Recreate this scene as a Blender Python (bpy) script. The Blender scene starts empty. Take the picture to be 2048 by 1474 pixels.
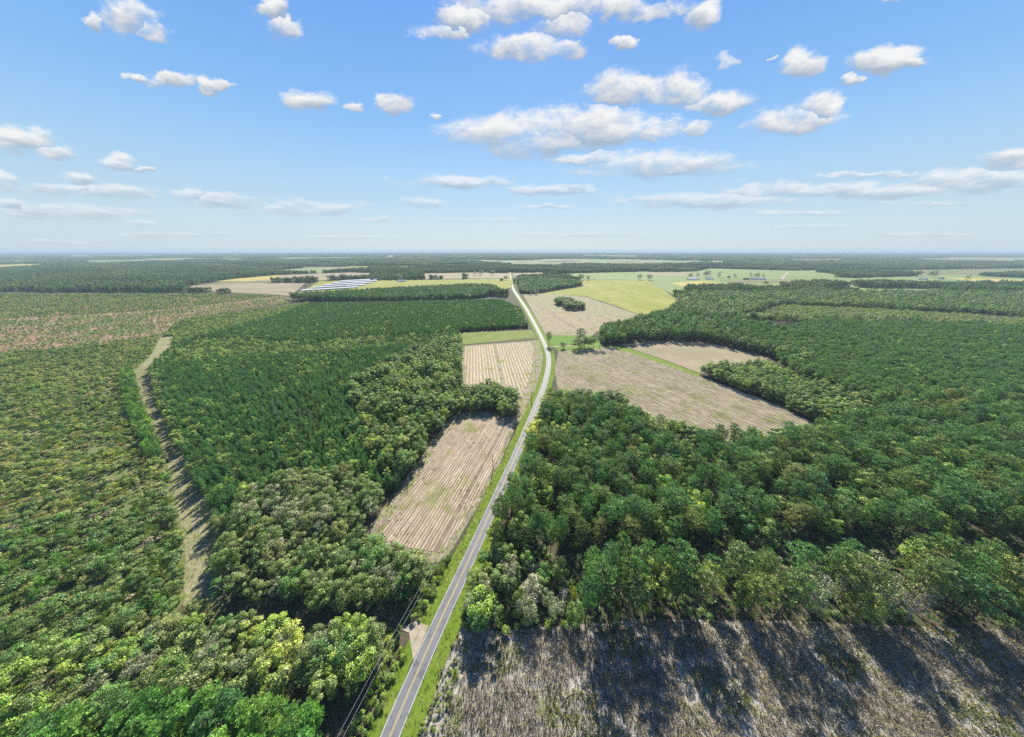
import bpy, math, random
import numpy as np
from mathutils import Vector
from mathutils.geometry import tessellate_polygon

# ------------------------------------------------------------------ camera, sky, sun, exposure
SC = bpy.context.scene
F, CX, CY, CAMH = 570.0, 1024.0, 737.0, 125.0          # focal length and centre on a 2048 px wide frame, flying height
PITCH = math.atan(237.0 / F)
SUN_EL, SUN_AZ = math.radians(38.5), math.radians(4.0)  # azimuth clockwise from the viewing direction (+Y)

cam_data = bpy.data.cameras.new('camera')
cam_data.sensor_fit = 'HORIZONTAL'
cam_data.sensor_width = 36.0
cam_data.lens = 36.0 * F / 2048.0
cam_data.clip_start = 1.0
cam_data.clip_end = 200000.0
cam = bpy.data.objects.new('camera', cam_data)
SC.collection.objects.link(cam)
cam.location = (0, 0, CAMH)
cam.rotation_euler = (math.pi / 2 - PITCH, 0, 0)
SC.camera = cam

vs = SC.view_settings
vs.view_transform = 'Standard'
vs.look = 'None'
vs.gamma = 1.0
vs.use_curve_mapping = False
EXPOSURE = 1.4
vs.exposure = EXPOSURE
cy = SC.cycles
cy.max_bounces = 5
cy.diffuse_bounces = 2
cy.glossy_bounces = 2
cy.transmission_bounces = 3
cy.transparent_max_bounces = 8
cy.volume_bounces = 1
cy.caustics_reflective = False
cy.caustics_refractive = False
cy.use_adaptive_sampling = True
cy.adaptive_threshold = 0.015
cy.use_denoising = False

sun_data = bpy.data.lights.new('sun', 'SUN')
sun_data.energy = 5.0
sun_data.angle = math.radians(0.53)
sun_data.color = (1.0, 0.95, 0.86)
sun = bpy.data.objects.new('sun', sun_data)
SC.collection.objects.link(sun)
sd = Vector((math.sin(SUN_AZ) * math.cos(SUN_EL), math.cos(SUN_AZ) * math.cos(SUN_EL), math.sin(SUN_EL)))
sun.rotation_euler = sd.to_track_quat('Z', 'Y').to_euler()
sun.location = (0, 0, 400)


def nd(nt, typ, **kw):
    n = nt.nodes.new(typ)
    for k, v in kw.items():
        if k.startswith('i_'):
            key = k[2:]
            n.inputs[int(key) if key.isdigit() else key].default_value = v
        else:
            setattr(n, k, v)
    return n


def lk(nt, a, b):
    nt.links.new(a, b)


def math_n(nt, op, a, b=None, c=None, clamp=False):
    n = nt.nodes.new('ShaderNodeMath')
    n.operation = op
    n.use_clamp = clamp
    for i, v in enumerate((a, b, c)):
        if v is None:
            continue
        if isinstance(v, (int, float)):
            n.inputs[i].default_value = v
        else:
            nt.links.new(v, n.inputs[i])
    return n.outputs[0]


def pix_dir(x, y):
    """Direction of the sight line through a photo pixel, in world axes."""
    cp, sp = math.cos(PITCH), math.sin(PITCH)
    a, b = (x - CX) / F, (CY - y) / F
    return (a, cp + b * sp, -sp + b * cp)


def build_world():
    w = bpy.data.worlds.new('World')
    SC.world = w
    w.use_nodes = True
    nt = w.node_tree
    nt.nodes.clear()
    out = nd(nt, 'ShaderNodeOutputWorld')
    bg = nd(nt, 'ShaderNodeBackground')
    sky = nd(nt, 'ShaderNodeTexSky')
    sky.sky_type = 'NISHITA'
    sky.sun_disc = False
    sky.sun_elevation = SUN_EL
    sky.sun_rotation = SUN_AZ
    sky.altitude = 100.0
    sky.air_density = 1.0
    sky.dust_density = 0.3
    sky.ozone_density = 2.5
    # clouds: cumulus masses at their places in the sky, broken up by noise on a cloud layer
    tc = nd(nt, 'ShaderNodeTexCoord')
    sep = nd(nt, 'ShaderNodeSeparateXYZ')
    lk(nt, tc.outputs['Generated'], sep.inputs[0])
    ay = math_n(nt, 'MAXIMUM', math_n(nt, 'ABSOLUTE', sep.outputs[1]), 0.05)
    u = math_n(nt, 'DIVIDE', sep.outputs[0], ay)
    v = math_n(nt, 'DIVIDE', sep.outputs[2], ay)
    q = math_n(nt, 'DIVIDE', 1.0, math_n(nt, 'ADD', math_n(nt, 'MAXIMUM', v, 0.0), 0.16))
    lay = nd(nt, 'ShaderNodeCombineXYZ')
    lk(nt, math_n(nt, 'MULTIPLY', u, math_n(nt, 'MULTIPLY_ADD', q, 0.22, 0.55)), lay.inputs[0])
    lk(nt, math_n(nt, 'MULTIPLY', math_n(nt, 'LOGARITHM', math_n(nt, 'ADD', math_n(nt, 'MAXIMUM', v, 0.0), 0.12), math.e), 0.95), lay.inputs[1])
    lay.inputs[2].default_value = 5.7
    n1 = nd(nt, 'ShaderNodeTexNoise', i_Scale=6.5, i_Detail=12.0, i_Roughness=0.68, i_Distortion=0.25)
    lk(nt, lay.outputs[0], n1.inputs['Vector'])
    off = nd(nt, 'ShaderNodeVectorMath', operation='ADD')
    off.inputs[1].default_value = (0.01, 0.045, 0.0)
    lk(nt, lay.outputs[0], off.inputs[0])
    n2 = nd(nt, 'ShaderNodeTexNoise', i_Scale=6.5, i_Detail=3.0, i_Roughness=0.5, i_Distortion=0.25)
    lk(nt, off.outputs[0], n2.inputs['Vector'])
    uv0 = nd(nt, 'ShaderNodeCombineXYZ')
    lk(nt, u, uv0.inputs[0])
    lk(nt, v, uv0.inputs[1])
    n3 = nd(nt, 'ShaderNodeTexNoise', i_Scale=14.0, i_Detail=4.0, i_Roughness=0.6)
    lk(nt, lay.outputs[0], n3.inputs['Vector'])
    wob = nd(nt, 'ShaderNodeVectorMath', operation='MULTIPLY_ADD')
    wob.inputs[1].default_value = (0.12, 0.055, 0.0)
    wob.inputs[2].default_value = (-0.06, -0.0275, 0.0)
    lk(nt, n3.outputs['Color'], wob.inputs[0])
    wsc = nd(nt, 'ShaderNodeVectorMath', operation='SCALE')
    lk(nt, wob.outputs[0], wsc.inputs[0])
    lk(nt, math_n(nt, 'MULTIPLY_ADD', math_n(nt, 'MINIMUM', math_n(nt, 'MAXIMUM', v, 0.0), 0.6), 1.6, 0.25), wsc.inputs['Scale'])
    uv = nd(nt, 'ShaderNodeVectorMath', operation='ADD')
    lk(nt, uv0.outputs[0], uv.inputs[0])
    lk(nt, wsc.outputs[0], uv.inputs[1])
    best_v, best_l = None, None
    for (cx, cy_, rx, ry) in CLOUDS:
        d0, d1, d2 = pix_dir(cx, cy_), pix_dir(cx + rx, cy_), pix_dir(cx, cy_ - ry)
        u0, v0 = d0[0] / d0[1], d0[2] / d0[1]
        a = abs(d1[0] / d1[1] - u0) * 1.16
        b = abs(d2[2] / d2[1] - v0) * 1.22
        s = nd(nt, 'ShaderNodeVectorMath', operation='MULTIPLY_ADD')
        s.inputs[1].default_value = (1 / a, 1 / b, 0)
        s.inputs[2].default_value = (-u0 / a, -v0 / b, 0)
        lk(nt, uv.outputs[0], s.inputs[0])
        l = nd(nt, 'ShaderNodeVectorMath', operation='LENGTH')
        lk(nt, s.outputs[0], l.inputs[0])
        if best_v is None:
            best_v, best_l = s.outputs[0], l.outputs['Value']
        else:
            less = math_n(nt, 'LESS_THAN', l.outputs['Value'], best_l)
            mx = nd(nt, 'ShaderNodeMix', data_type='VECTOR')
            lk(nt, less, mx.inputs[0])
            lk(nt, best_v, mx.inputs[4])
            lk(nt, s.outputs[0], mx.inputs[5])
            best_v = mx.outputs[1]
            best_l = math_n(nt, 'MINIMUM', best_l, l.outputs['Value'])
    # density: inside the mass and where the noise is thick
    bs = nd(nt, 'ShaderNodeSeparateXYZ')
    lk(nt, best_v, bs.inputs[0])
    core = math_n(nt, 'MINIMUM', math_n(nt, 'MULTIPLY_ADD', math_n(nt, 'MINIMUM', best_l, 2.0), -1.45, 1.55), 0.75)
    core = math_n(nt, 'MULTIPLY_ADD', math_n(nt, 'MINIMUM', bs.outputs[1], 0.0), 0.30, core)      # flat bases
    dens = math_n(nt, 'MULTIPLY_ADD', math_n(nt, 'SUBTRACT', n1.outputs[0], 0.5), 3.0, core)
    m = nd(nt, 'ShaderNodeMapRange', interpolation_type='SMOOTHSTEP')
    m.inputs[1].default_value = 0.0
    m.inputs[2].default_value = 0.85
    lk(nt, dens, m.inputs[0])
    # lit crown against shaded base
    sh = math_n(nt, 'MULTIPLY_ADD', math_n(nt, 'SUBTRACT', n1.outputs[0], n2.outputs[0]), 2.2,
                math_n(nt, 'MULTIPLY_ADD', bs.outputs[1], 1.0, 0.57), clamp=True)
    cr = nd(nt, 'ShaderNodeMix', data_type='RGBA')
    cr.inputs[6].default_value = (0.41, 0.48, 0.58, 1)
    cr.inputs[7].default_value = (0.93, 0.93, 0.92, 1)
    lk(nt, sh, cr.inputs[0])
    # towards the horizon the clouds sink into the pale air
    fade = nd(nt, 'ShaderNodeMapRange', interpolation_type='SMOOTHSTEP')
    fade.inputs[1].default_value = 0.0
    fade.inputs[2].default_value = 0.34
    fade.inputs[3].default_value = 0.25
    fade.inputs[4].default_value = 0.97
    lk(nt, v, fade.inputs[0])
    mask = math_n(nt, 'MULTIPLY', m.outputs[0], fade.outputs[0])
    # the clear air pales evenly towards the horizon all round
    ramp = nd(nt, 'ShaderNodeValToRGB')
    lk(nt, sep.outputs[2], ramp.inputs[0])
    kk = 1.0 / (SKY_STRENGTH * 2.0 ** EXPOSURE)
    els = ramp.color_ramp.elements
    while len(els) < len(SKY_AIR):
        els.new(0.5)
    for e, (pos, c) in zip(els, SKY_AIR):
        e.position = pos
        e.color = (c[0], c[1], c[2], 1)
    sc2 = nd(nt, 'ShaderNodeVectorMath', operation='SCALE')
    sc2.inputs['Scale'].default_value = kk
    lk(nt, ramp.outputs[0], sc2.inputs[0])
    scl = nd(nt, 'ShaderNodeMix', data_type='RGBA')
    scl.inputs[0].default_value = 0.88
    lk(nt, sky.outputs[0], scl.inputs[6])
    lk(nt, sc2.outputs[0], scl.inputs[7])
    mix = nd(nt, 'ShaderNodeMix', data_type='RGBA')
    lk(nt, mask, mix.inputs[0])
    lk(nt, scl.outputs[2], mix.inputs[6])
    cs = nd(nt, 'ShaderNodeMix', data_type='RGBA', blend_type='MULTIPLY')
    cs.inputs[0].default_value = 1.0
    lk(nt, cr.outputs[2], cs.inputs[6])
    k = kk
    cs.inputs[7].default_value = (k, k, k, 1)
    lk(nt, cs.outputs[2], mix.inputs[7])
    lk(nt, mix.outputs[2], bg.inputs[0])
    bg.inputs[1].default_value = SKY_STRENGTH
    lk(nt, bg.outputs[0], out.inputs[0])
    w.cycles.sampling_method = 'MANUAL'
    w.cycles.sample_map_resolution = 256


SKY_STRENGTH = 0.05
SKY_AIR = [(0.0, (.55, .69, .79)), (0.07, (.56, .71, .81)), (0.2, (.39, .65, .92)), (0.307, (.26, .53, .94)), (0.495, (.15, .385, .89)), (1.0, (.08, .24, .68))]
# photo position and half-size of each cloud mass
CLOUDS = [
    (262, 30, 66, 40), (300, 60, 44, 26), (190, 40, 22, 18), (545, 18, 40, 26), (562, 62, 42, 34),
    (340, 163, 62, 15), (430, 172, 40, 14), (268, 155, 22, 9), (612, 204, 50, 22), (782, 210, 32, 24), (706, 211, 18, 12),
    (872, 230, 12, 7), (45, 285, 70, 30), (110, 305, 40, 16), (232, 325, 36, 17), (292, 337, 22, 5), (160, 357, 32, 14),
    (2, 362, 34, 24), (120, 378, 66, 12), (245, 386, 90, 16), (25, 408, 36, 11), (130, 424, 150, 17), (370, 390, 34, 14),
    (470, 403, 84, 15), (620, 417, 110, 16), (755, 440, 34, 7), (285, 446, 30, 8), (440, 468, 26, 6), (120, 484, 90, 6),
    (1085, 18, 190, 34), (930, 34, 70, 26), (880, 62, 50, 18), (1270, 18, 120, 26), (1410, 34, 44, 30), (1130, 50, 60, 34),
    (1055, 97, 96, 28), (1140, 102, 36, 22), (1250, 88, 24, 13), (1255, 178, 90, 34), (1345, 185, 80, 36), (1430, 208, 70, 26),
    (1060, 272, 165, 50), (1190, 258, 150, 42), (1300, 262, 76, 26), (1396, 256, 32, 18), (1290, 330, 170, 30), (1180, 322, 84, 14),
    (1605, 132, 44, 32), (1772, 122, 60, 32), (1824, 126, 18, 12), (1455, 122, 28, 16), (1705, 159, 17, 9), (1540, 118, 9, 6),
    (1585, 245, 92, 30), (1645, 215, 46, 30), (900, 366, 124, 14), (1090, 381, 84, 11), (850, 406, 46, 12), (1090, 414, 60, 5),
    (1540, 382, 110, 18), (1440, 402, 210, 18), (1740, 384, 210, 18), (1950, 362, 110, 30), (2015, 322, 70, 24), (1960, 350, 60, 14),
    (1740, 350, 110, 8), (1600, 426, 90, 6), (1850, 408, 110, 5), (1640, 455, 100, 6), (1330, 400, 90, 8), (1780, 4, 20, 7),
    (970, 440, 90, 5), (1150, 470, 140, 5), (1860, 470, 120, 5), (700, 474, 110, 5), (310, 470, 120, 6),
]
build_world()

# ------------------------------------------------------------------ helpers
RNG = np.random.default_rng(7)
random.seed(7)
COL = SC.collection


def g(x, y, t=0.0):
    """The point at height t that the camera sees at photo pixel (x, y)."""
    d = pix_dir(x, y)
    k = (t - CAMH) / d[2]
    return (d[0] * k, d[1] * k)


def gp(pts, t=0.0):
    return [g(x, y, t) for x, y in pts]


def project(P):
    """World points (N,3) -> photo pixels (N,2) and depth."""
    cp, sp = math.cos(PITCH), math.sin(PITCH)
    dz = P[:, 2] - CAMH
    depth = P[:, 1] * cp - dz * sp
    up = P[:, 1] * sp + dz * cp
    dd = np.where(depth < 1e-3, 1e-3, depth)
    return np.stack([CX + F * P[:, 0] / dd, CY - F * up / dd], 1), depth


def inside(P, poly):
    x, y = P[:, 0], P[:, 1]
    r = np.zeros(len(P), bool)
    n = len(poly)
    for i in range(n):
        x0, y0 = poly[i]
        x1, y1 = poly[(i + 1) % n]
        if y0 == y1:
            continue
        c = ((y0 > y) != (y1 > y)) & (x < (x1 - x0) * (y - y0) / (y1 - y0) + x0)
        r ^= c
    return r


def edge_dist(P, poly):
    best = np.full(len(P), 1e9)
    n = len(poly)
    for i in range(n):
        a = np.array(poly[i])
        b = np.array(poly[(i + 1) % n])
        ab = b - a
        t = np.clip(((P - a) @ ab) / (ab @ ab), 0, 1)
        best = np.minimum(best, np.linalg.norm(P - (a + t[:, None] * ab), axis=1))
    return best


def mesh_obj(name, verts, faces, mat=None, parent=None, smooth=False):
    me = bpy.data.meshes.new(name)
    me.from_pydata([tuple(map(float, v)) for v in verts], [], [tuple(int(i) for i in f) for f in faces])
    me.update()
    if mat:
        me.materials.append(mat)
    if smooth:
        me.polygons.foreach_set('use_smooth', [True] * len(me.polygons))
    o = bpy.data.objects.new(name, me)
    COL.objects.link(o)
    if parent:
        o.parent = parent
    return o


def tag(o, label=None, cat=None, group=None, kind=None):
    if label:
        o['label'] = label
    if cat:
        o['category'] = cat
    if group:
        o['group'] = group
    if kind:
        o['kind'] = kind
    return o


def empty(name, loc, rz=0.0):
    o = bpy.data.objects.new(name, None)
    COL.objects.link(o)
    o.location = loc
    o.rotation_euler = (0, 0, rz)
    o.empty_display_size = 1.0
    return o


class MB:
    """Collects boxes, tubes and prisms into one mesh."""

    def __init__(self):
        self.v, self.f = [], []

    def add(self, vs_, fs_):
        n = len(self.v)
        self.v += [tuple(p) for p in vs_]
        self.f += [tuple(i + n for i in f) for f in fs_]

    def box(self, x0, x1, y0, y1, z0, z1):
        self.add([(x0, y0, z0), (x1, y0, z0), (x1, y1, z0), (x0, y1, z0), (x0, y0, z1), (x1, y0, z1), (x1, y1, z1), (x0, y1, z1)],
                 [(3, 2, 1, 0), (4, 5, 6, 7), (0, 1, 5, 4), (1, 2, 6, 5), (2, 3, 7, 6), (3, 0, 4, 7)])

    def tube(self, pts, radii, sides=6):
        pts = [np.array(p, float) for p in pts]
        vs_, fs_ = [], []
        for i, p in enumerate(pts):
            d = pts[min(i + 1, len(pts) - 1)] - pts[max(i - 1, 0)]
            d /= max(np.linalg.norm(d), 1e-6)
            h = np.array([0, 0, 1.0]) if abs(d[2]) < 0.9 else np.array([1.0, 0, 0])
            a = np.cross(d, h)
            a /= np.linalg.norm(a)
            b = np.cross(d, a)
            for k in range(sides):
                t = 2 * math.pi * k / sides
                vs_.append(p + radii[i] * (math.cos(t) * a + math.sin(t) * b))
        for i in range(len(pts) - 1):
            for k in range(sides):
                k2 = (k + 1) % sides
                fs_.append((i * sides + k, i * sides + k2, (i + 1) * sides + k2, (i + 1) * sides + k))
        fs_.append(tuple(range(sides))[::-1])
        fs_.append(tuple((len(pts) - 1) * sides + k for k in range(sides)))
        self.add(vs_, fs_)

    def build(self, name, mat, parent=None, smooth=False):
        return mesh_obj(name, self.v, self.f, mat, parent, smooth)


def sheet(name, poly, z, mat, label, cat='ground', kind='structure', parent=None):
    vs_ = [(x, y, z) for x, y in poly]
    tris = tessellate_polygon([[Vector((x, y, 0)) for x, y in poly]])
    fs_ = []
    for a, b, c in tris:
        p, q, r = poly[a], poly[b], poly[c]
        s = (q[0] - p[0]) * (r[1] - p[1]) - (q[1] - p[1]) * (r[0] - p[0])
        fs_.append((a, b, c) if s > 0 else (a, c, b))
    o = mesh_obj(name, vs_, fs_, mat, parent)
    if parent is None:
        tag(o, label, cat, kind=kind)
    return o


# ------------------------------------------------------------------ materials
ALBEDO = 0.82          # keeps soils and paint at their real reflectance under the chosen exposure


def base_mat(name):
    m = bpy.data.materials.new(name)
    m.use_nodes = True
    nt = m.node_tree
    nt.nodes.clear()
    out = nd(nt, 'ShaderNodeOutputMaterial')
    return m, nt, out


def world_pos(nt):
    return nd(nt, 'ShaderNodeNewGeometry').outputs['Position']


def noise(nt, vec, scale, detail=4.0, rough=0.55, sx=None, rot=None):
    if sx or rot:
        mp = nd(nt, 'ShaderNodeMapping')
        if sx:
            mp.inputs['Scale'].default_value = sx
        if rot is not None:
            mp.inputs['Rotation'].default_value = (0, 0, rot)
        lk(nt, vec, mp.inputs[0])
        vec = mp.outputs[0]
    n = nd(nt, 'ShaderNodeTexNoise', i_Scale=scale, i_Detail=detail, i_Roughness=rough)
    lk(nt, vec, n.inputs['Vector'])
    return n.outputs[0]


def step(nt, val, lo, hi):
    m = nd(nt, 'ShaderNodeMapRange', interpolation_type='SMOOTHSTEP')
    m.inputs[1].default_value = lo
    m.inputs[2].default_value = hi
    lk(nt, val, m.inputs[0])
    return m.outputs[0]


def mixc(nt, fac, a, b):
    n = nd(nt, 'ShaderNodeMix', data_type='RGBA')
    if isinstance(fac, (int, float)):
        n.inputs[0].default_value = fac
    else:
        lk(nt, fac, n.inputs[0])
    for i, c in ((6, a), (7, b)):
        if isinstance(c, tuple):
            n.inputs[i].default_value = c if len(c) == 4 else (*c, 1)
        else:
            lk(nt, c, n.inputs[i])
    return n.outputs[2]


def ground_mat(name, layers, rough=0.95, bump=None, spec=0.1):
    """layers: first a colour, then (colour, noise scale, low, high[, stretch, rotation])."""
    m, nt, out = base_mat(name)
    p = nd(nt, 'ShaderNodeBsdfPrincipled', i_Roughness=rough)
    p.inputs['Specular IOR Level'].default_value = spec
    pos = world_pos(nt)
    layers = [tuple(c * ALBEDO for c in layers[0])] + [(tuple(c * ALBEDO for c in L[0]), *L[1:]) for L in layers[1:]]
    col = (*layers[0], 1)
    for i, L in enumerate(layers[1:]):
        off = nd(nt, 'ShaderNodeVectorMath', operation='ADD')
        off.inputs[1].default_value = (13.7 * i, 7.1 * i, 3.3 * i)
        lk(nt, pos, off.inputs[0])
        f = noise(nt, off.outputs[0], L[1], 5.0, 0.6, L[4] if len(L) > 4 else None, L[5] if len(L) > 5 else None)
        col = mixc(nt, step(nt, f, L[2], L[3]), col, (*L[0], 1))
    lk(nt, col, p.inputs['Base Color'])
    if bump:
        b = nd(nt, 'ShaderNodeBump', i_Strength=bump[1], i_Distance=bump[2])
        lk(nt, noise(nt, pos, bump[0], 5.0, 0.65), b.inputs['Height'])
        lk(nt, b.outputs[0], p.inputs['Normal'])
    lk(nt, p.outputs[0], out.inputs[0])
    return m


def plain_mat(name, col, rough=0.7, spec=0.3, var=0.15, scale=3.0, metal=0.0):
    m, nt, out = base_mat(name)
    p = nd(nt, 'ShaderNodeBsdfPrincipled', i_Roughness=rough, i_Metallic=metal)
    p.inputs['Specular IOR Level'].default_value = spec
    f = noise(nt, world_pos(nt), scale, 4.0)
    col = tuple(c * ALBEDO for c in col)
    c2 = tuple(c * (1 - 2 * var) for c in col)
    c3 = tuple(min(c * (1 + var), 1) for c in col)
    lk(nt, mixc(nt, step(nt, f, 0.3, 0.7), c2, c3), p.inputs['Base Color'])
    lk(nt, p.outputs[0], out.inputs[0])
    return m


def foliage_mat(name, trans=0.36, rough=0.45, spread=0.5, clump=0.45, spec=0.42):
    """Leaf colour from the plant's own tint, varied leaf by leaf; light passes through the leaf."""
    m, nt, out = base_mat(name)
    at = nd(nt, 'ShaderNodeAttribute', attribute_type='INSTANCER', attribute_name='tint')
    geo = nd(nt, 'ShaderNodeNewGeometry')
    r = geo.outputs['Random Per Island']
    k = math_n(nt, 'MULTIPLY_ADD', r, 2 * spread, 1.0 - spread)
    hs = nd(nt, 'ShaderNodeHueSaturation')
    lk(nt, math_n(nt, 'MULTIPLY_ADD', math_n(nt, 'FRACT', math_n(nt, 'MULTIPLY', r, 37.3)), 0.05, 0.475), hs.inputs['Hue'])
    # natural variety plus crown light-and-shade contrast put into the colour, spray by spray
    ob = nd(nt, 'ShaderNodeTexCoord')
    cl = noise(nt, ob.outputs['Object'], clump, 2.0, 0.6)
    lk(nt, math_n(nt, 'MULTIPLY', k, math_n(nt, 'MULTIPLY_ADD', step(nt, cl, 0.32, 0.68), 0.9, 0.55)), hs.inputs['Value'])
    lk(nt, at.outputs['Color'], hs.inputs['Color'])
    d = nd(nt, 'ShaderNodeBsdfPrincipled', i_Roughness=rough)
    d.inputs['Specular IOR Level'].default_value = spec
    lk(nt, hs.outputs[0], d.inputs['Base Color'])
    t = nd(nt, 'ShaderNodeBsdfTranslucent')
    wm = nd(nt, 'ShaderNodeMix', data_type='RGBA', blend_type='MULTIPLY')
    wm.inputs[0].default_value = 1.0
    wm.inputs[7].default_value = (1.15, 1.15, 0.55, 1)
    lk(nt, hs.outputs[0], wm.inputs[6])
    lk(nt, wm.outputs[2], t.inputs['Color'])
    mx = nd(nt, 'ShaderNodeMixShader')
    mx.inputs[0].default_value = trans
    lk(nt, d.outputs[0], mx.inputs[1])
    lk(nt, t.outputs[0], mx.inputs[2])
    lk(nt, mx.outputs[0], out.inputs[0])
    return m


M = {}
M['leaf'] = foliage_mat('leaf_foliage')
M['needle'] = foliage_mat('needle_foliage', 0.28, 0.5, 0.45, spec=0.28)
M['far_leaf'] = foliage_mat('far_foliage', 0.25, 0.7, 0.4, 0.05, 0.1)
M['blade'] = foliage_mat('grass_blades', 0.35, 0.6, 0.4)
M['bark'] = plain_mat('pine_bark', (0.13, 0.10, 0.085), 0.9, 0.1, 0.3, 1.5)
M['greybark'] = plain_mat('grey_bark', (0.20, 0.18, 0.155), 0.9, 0.1, 0.25, 1.5)
M['deadwood'] = plain_mat('bleached_wood', (0.42, 0.39, 0.35), 0.9, 0.1, 0.15, 1.2)
M['asphalt'] = ground_mat('asphalt', [(0.135, 0.135, 0.14), ((0.105, 0.105, 0.11), 0.35, 0.45, 0.7), ((0.165, 0.16, 0.155), 6.0, 0.5, 0.75), ((0.09, 0.09, 0.093), 0.08, 0.6, 0.63)], 0.72, (9.0, 0.25, 0.02), 0.3)
M['paint_white'] = plain_mat('white_road_paint', (0.45, 0.45, 0.43), 0.7, 0.3, 0.1, 2.0)
M['paint_yellow'] = plain_mat('yellow_road_paint', (0.42, 0.31, 0.12), 0.7, 0.3, 0.12, 2.0)
# ------------------------------------------------------------------ plant forms
def unit(v):
    return v / np.maximum(np.linalg.norm(v, axis=-1, keepdims=True), 1e-9)


def rand_dirs(n):
    return unit(RNG.normal(size=(n, 3)))


def blades(C, axis, L, W, face=None):
    """Rhombic leaves: centre C, long axis, length and width -> (N,4,3); face: the side they turn to the light."""
    s = unit(np.cross(axis, rand_dirs(len(C)) if face is None else unit(face + RNG.normal(size=C.shape) * 0.45)))
    L = np.broadcast_to(np.asarray(L, float).reshape(-1, 1), (len(C), 1))
    W = np.broadcast_to(np.asarray(W, float).reshape(-1, 1), (len(C), 1))
    return np.stack([C - axis * L * .5, C + s * W * .5, C + axis * L * .5, C - s * W * .5], 1)


def leaves(C, nrm, S):
    """Broad leaf sprays facing nrm."""
    t = unit(np.cross(nrm, rand_dirs(len(C))))
    b = np.cross(nrm, t)
    S = np.asarray(S, float).reshape(-1, 1)
    lift = nrm * S * 0.12
    return np.stack([C - t * S * .55, C - b * S * .38 - lift, C + t * S * .55, C + b * S * .38 - lift], 1)


def lobes_cloud(centers, radii, n, up=0.35, shell=0.62, flat=1.0):
    """Leaf points spread through round lobes, thicker near each lobe's skin; returns points and outward directions."""
    w = np.array(radii) ** 2
    idx = RNG.choice(len(centers), n, p=w / w.sum())
    d = rand_dirs(n)
    d[:, 2] = np.where(d[:, 2] < -0.25, -d[:, 2] * 0.6, d[:, 2])
    d = unit(d)
    r = (shell + (1 - shell) * RNG.random(n)) * np.array(radii)[idx] * (0.9 + 0.25 * RNG.random(n))
    off = d * r[:, None]
    off[:, 2] *= flat
    P = np.array(centers)[idx] + off
    nr = unit(d * 1.0 + np.array([0, 0, up]) + RNG.normal(size=(n, 3)) * 0.45)
    return P, nr


def pine_form(h, crown_r, crown_base, n_puff, per, L=0.8, W=0.24, irregular=0.25):
    tr = MB()
    bend = RNG.normal(size=2) * 0.25
    pts = [(bend[0] * math.sin(k / 5 * 2), bend[1] * math.sin(k / 5 * 2.3), h * 0.97 * k / 6) for k in range(7)]
    tr.tube(pts, [0.27 * (1 - k / 6.6) * h / 24 + 0.03 for k in range(7)], 6)
    C, A = [], []
    ch = h - crown_base
    for i in range(n_puff):
        s = (i + 0.5) / n_puff
        z = crown_base + ch * (0.04 + 0.93 * s ** 0.85)
        tt = (z - crown_base) / ch
        prof = math.sqrt(max(0.0, 1 - (max(tt - 0.42, 0) / 0.58) ** 2)) if tt > 0.42 else 0.62 + 0.38 * (tt / 0.42)
        rad = crown_r * prof * (1 - irregular + 2 * irregular * RNG.random()) * (0.35 + 0.65 * math.sqrt(RNG.random()))
        ang = i * 2.39996 + RNG.random() * 0.6
        c = np.array([rad * math.cos(ang), rad * math.sin(ang), z + RNG.normal() * 0.35])
        if i % 3 == 0 and rad > 0.5:
            tr.tube([(0, 0, z - rad * 0.35), tuple(c)], [0.07, 0.02], 3)
        pr = (0.20 + 0.10 * RNG.random()) * crown_r * (0.75 + 0.4 * prof)
        d = rand_dirs(per)
        d[:, 2] = np.abs(d[:, 2]) * 0.9 + 0.05 - 0.45 * (RNG.random(per) < 0.3)
        d = unit(d)
        rr = pr * (0.45 + 0.6 * RNG.random(per))
        C.append(c + d * rr[:, None] * np.array([1.0, 1.0, 0.72]))
        A.append(unit(d + np.array([0, 0, 0.35]) + RNG.normal(size=(per, 3)) * 0.35))
    C, A = np.concatenate(C), np.concatenate(A)
    n = len(C)
    mid = np.array([0, 0, crown_base + 0.35 * ch])
    face = unit(unit((C - mid) / np.array([crown_r, crown_r, ch * 0.6])) + np.array([0, 0, 0.25]))
    return tr, blades(C, A, L * (0.7 + 0.6 * RNG.random(n)), W * (0.7 + 0.6 * RNG.random(n)), face)


def young_pine_form(h, r, n, L=0.62, W=0.2):
    tr = MB()
    tr.tube([(0, 0, 0), (0.03, 0.02, h * .5), (0, 0, h * 0.96)], [0.13, 0.08, 0.02], 5)
    wh = max(7, int(h / 0.95))
    C, A = [], []
    tot = sum((1 - (k / wh) ** 1.6) + 0.12 for k in range(wh))
    for k in range(wh):
        t = k / wh
        z = h * (0.16 + 0.82 * t)
        rad = r * ((1 - t ** 1.5) * 0.95 + 0.10) * (0.85 + 0.3 * RNG.random())
        nb = 6
        m = int(n * ((1 - t ** 1.6) + 0.12) / tot / nb) + 1
        a0 = RNG.random() * 6.3
        for b in range(nb):
            a = a0 + b * 2 * math.pi / nb + RNG.normal() * 0.2
            rb = rad * (0.75 + 0.45 * RNG.random())
            e = np.array([math.cos(a), math.sin(a), 0.0])
            s = 0.25 + 0.75 * RNG.random(m)
            P = np.array([0, 0, z]) + e * (rb * s)[:, None] + np.array([0, 0, 1.0]) * (0.28 * rb * s)[:, None]
            P = P + RNG.normal(size=(m, 3)) * 0.16
            C.append(P)
            A.append(unit(e * 0.6 + np.array([0, 0, 0.9]) + RNG.normal(size=(m, 3)) * 0.5))
    C, A = np.concatenate(C), np.concatenate(A)
    k = len(C)
    return tr, blades(C, A, L * (0.7 + 0.6 * RNG.random(k)), W * (0.7 + 0.6 * RNG.random(k)))


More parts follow.
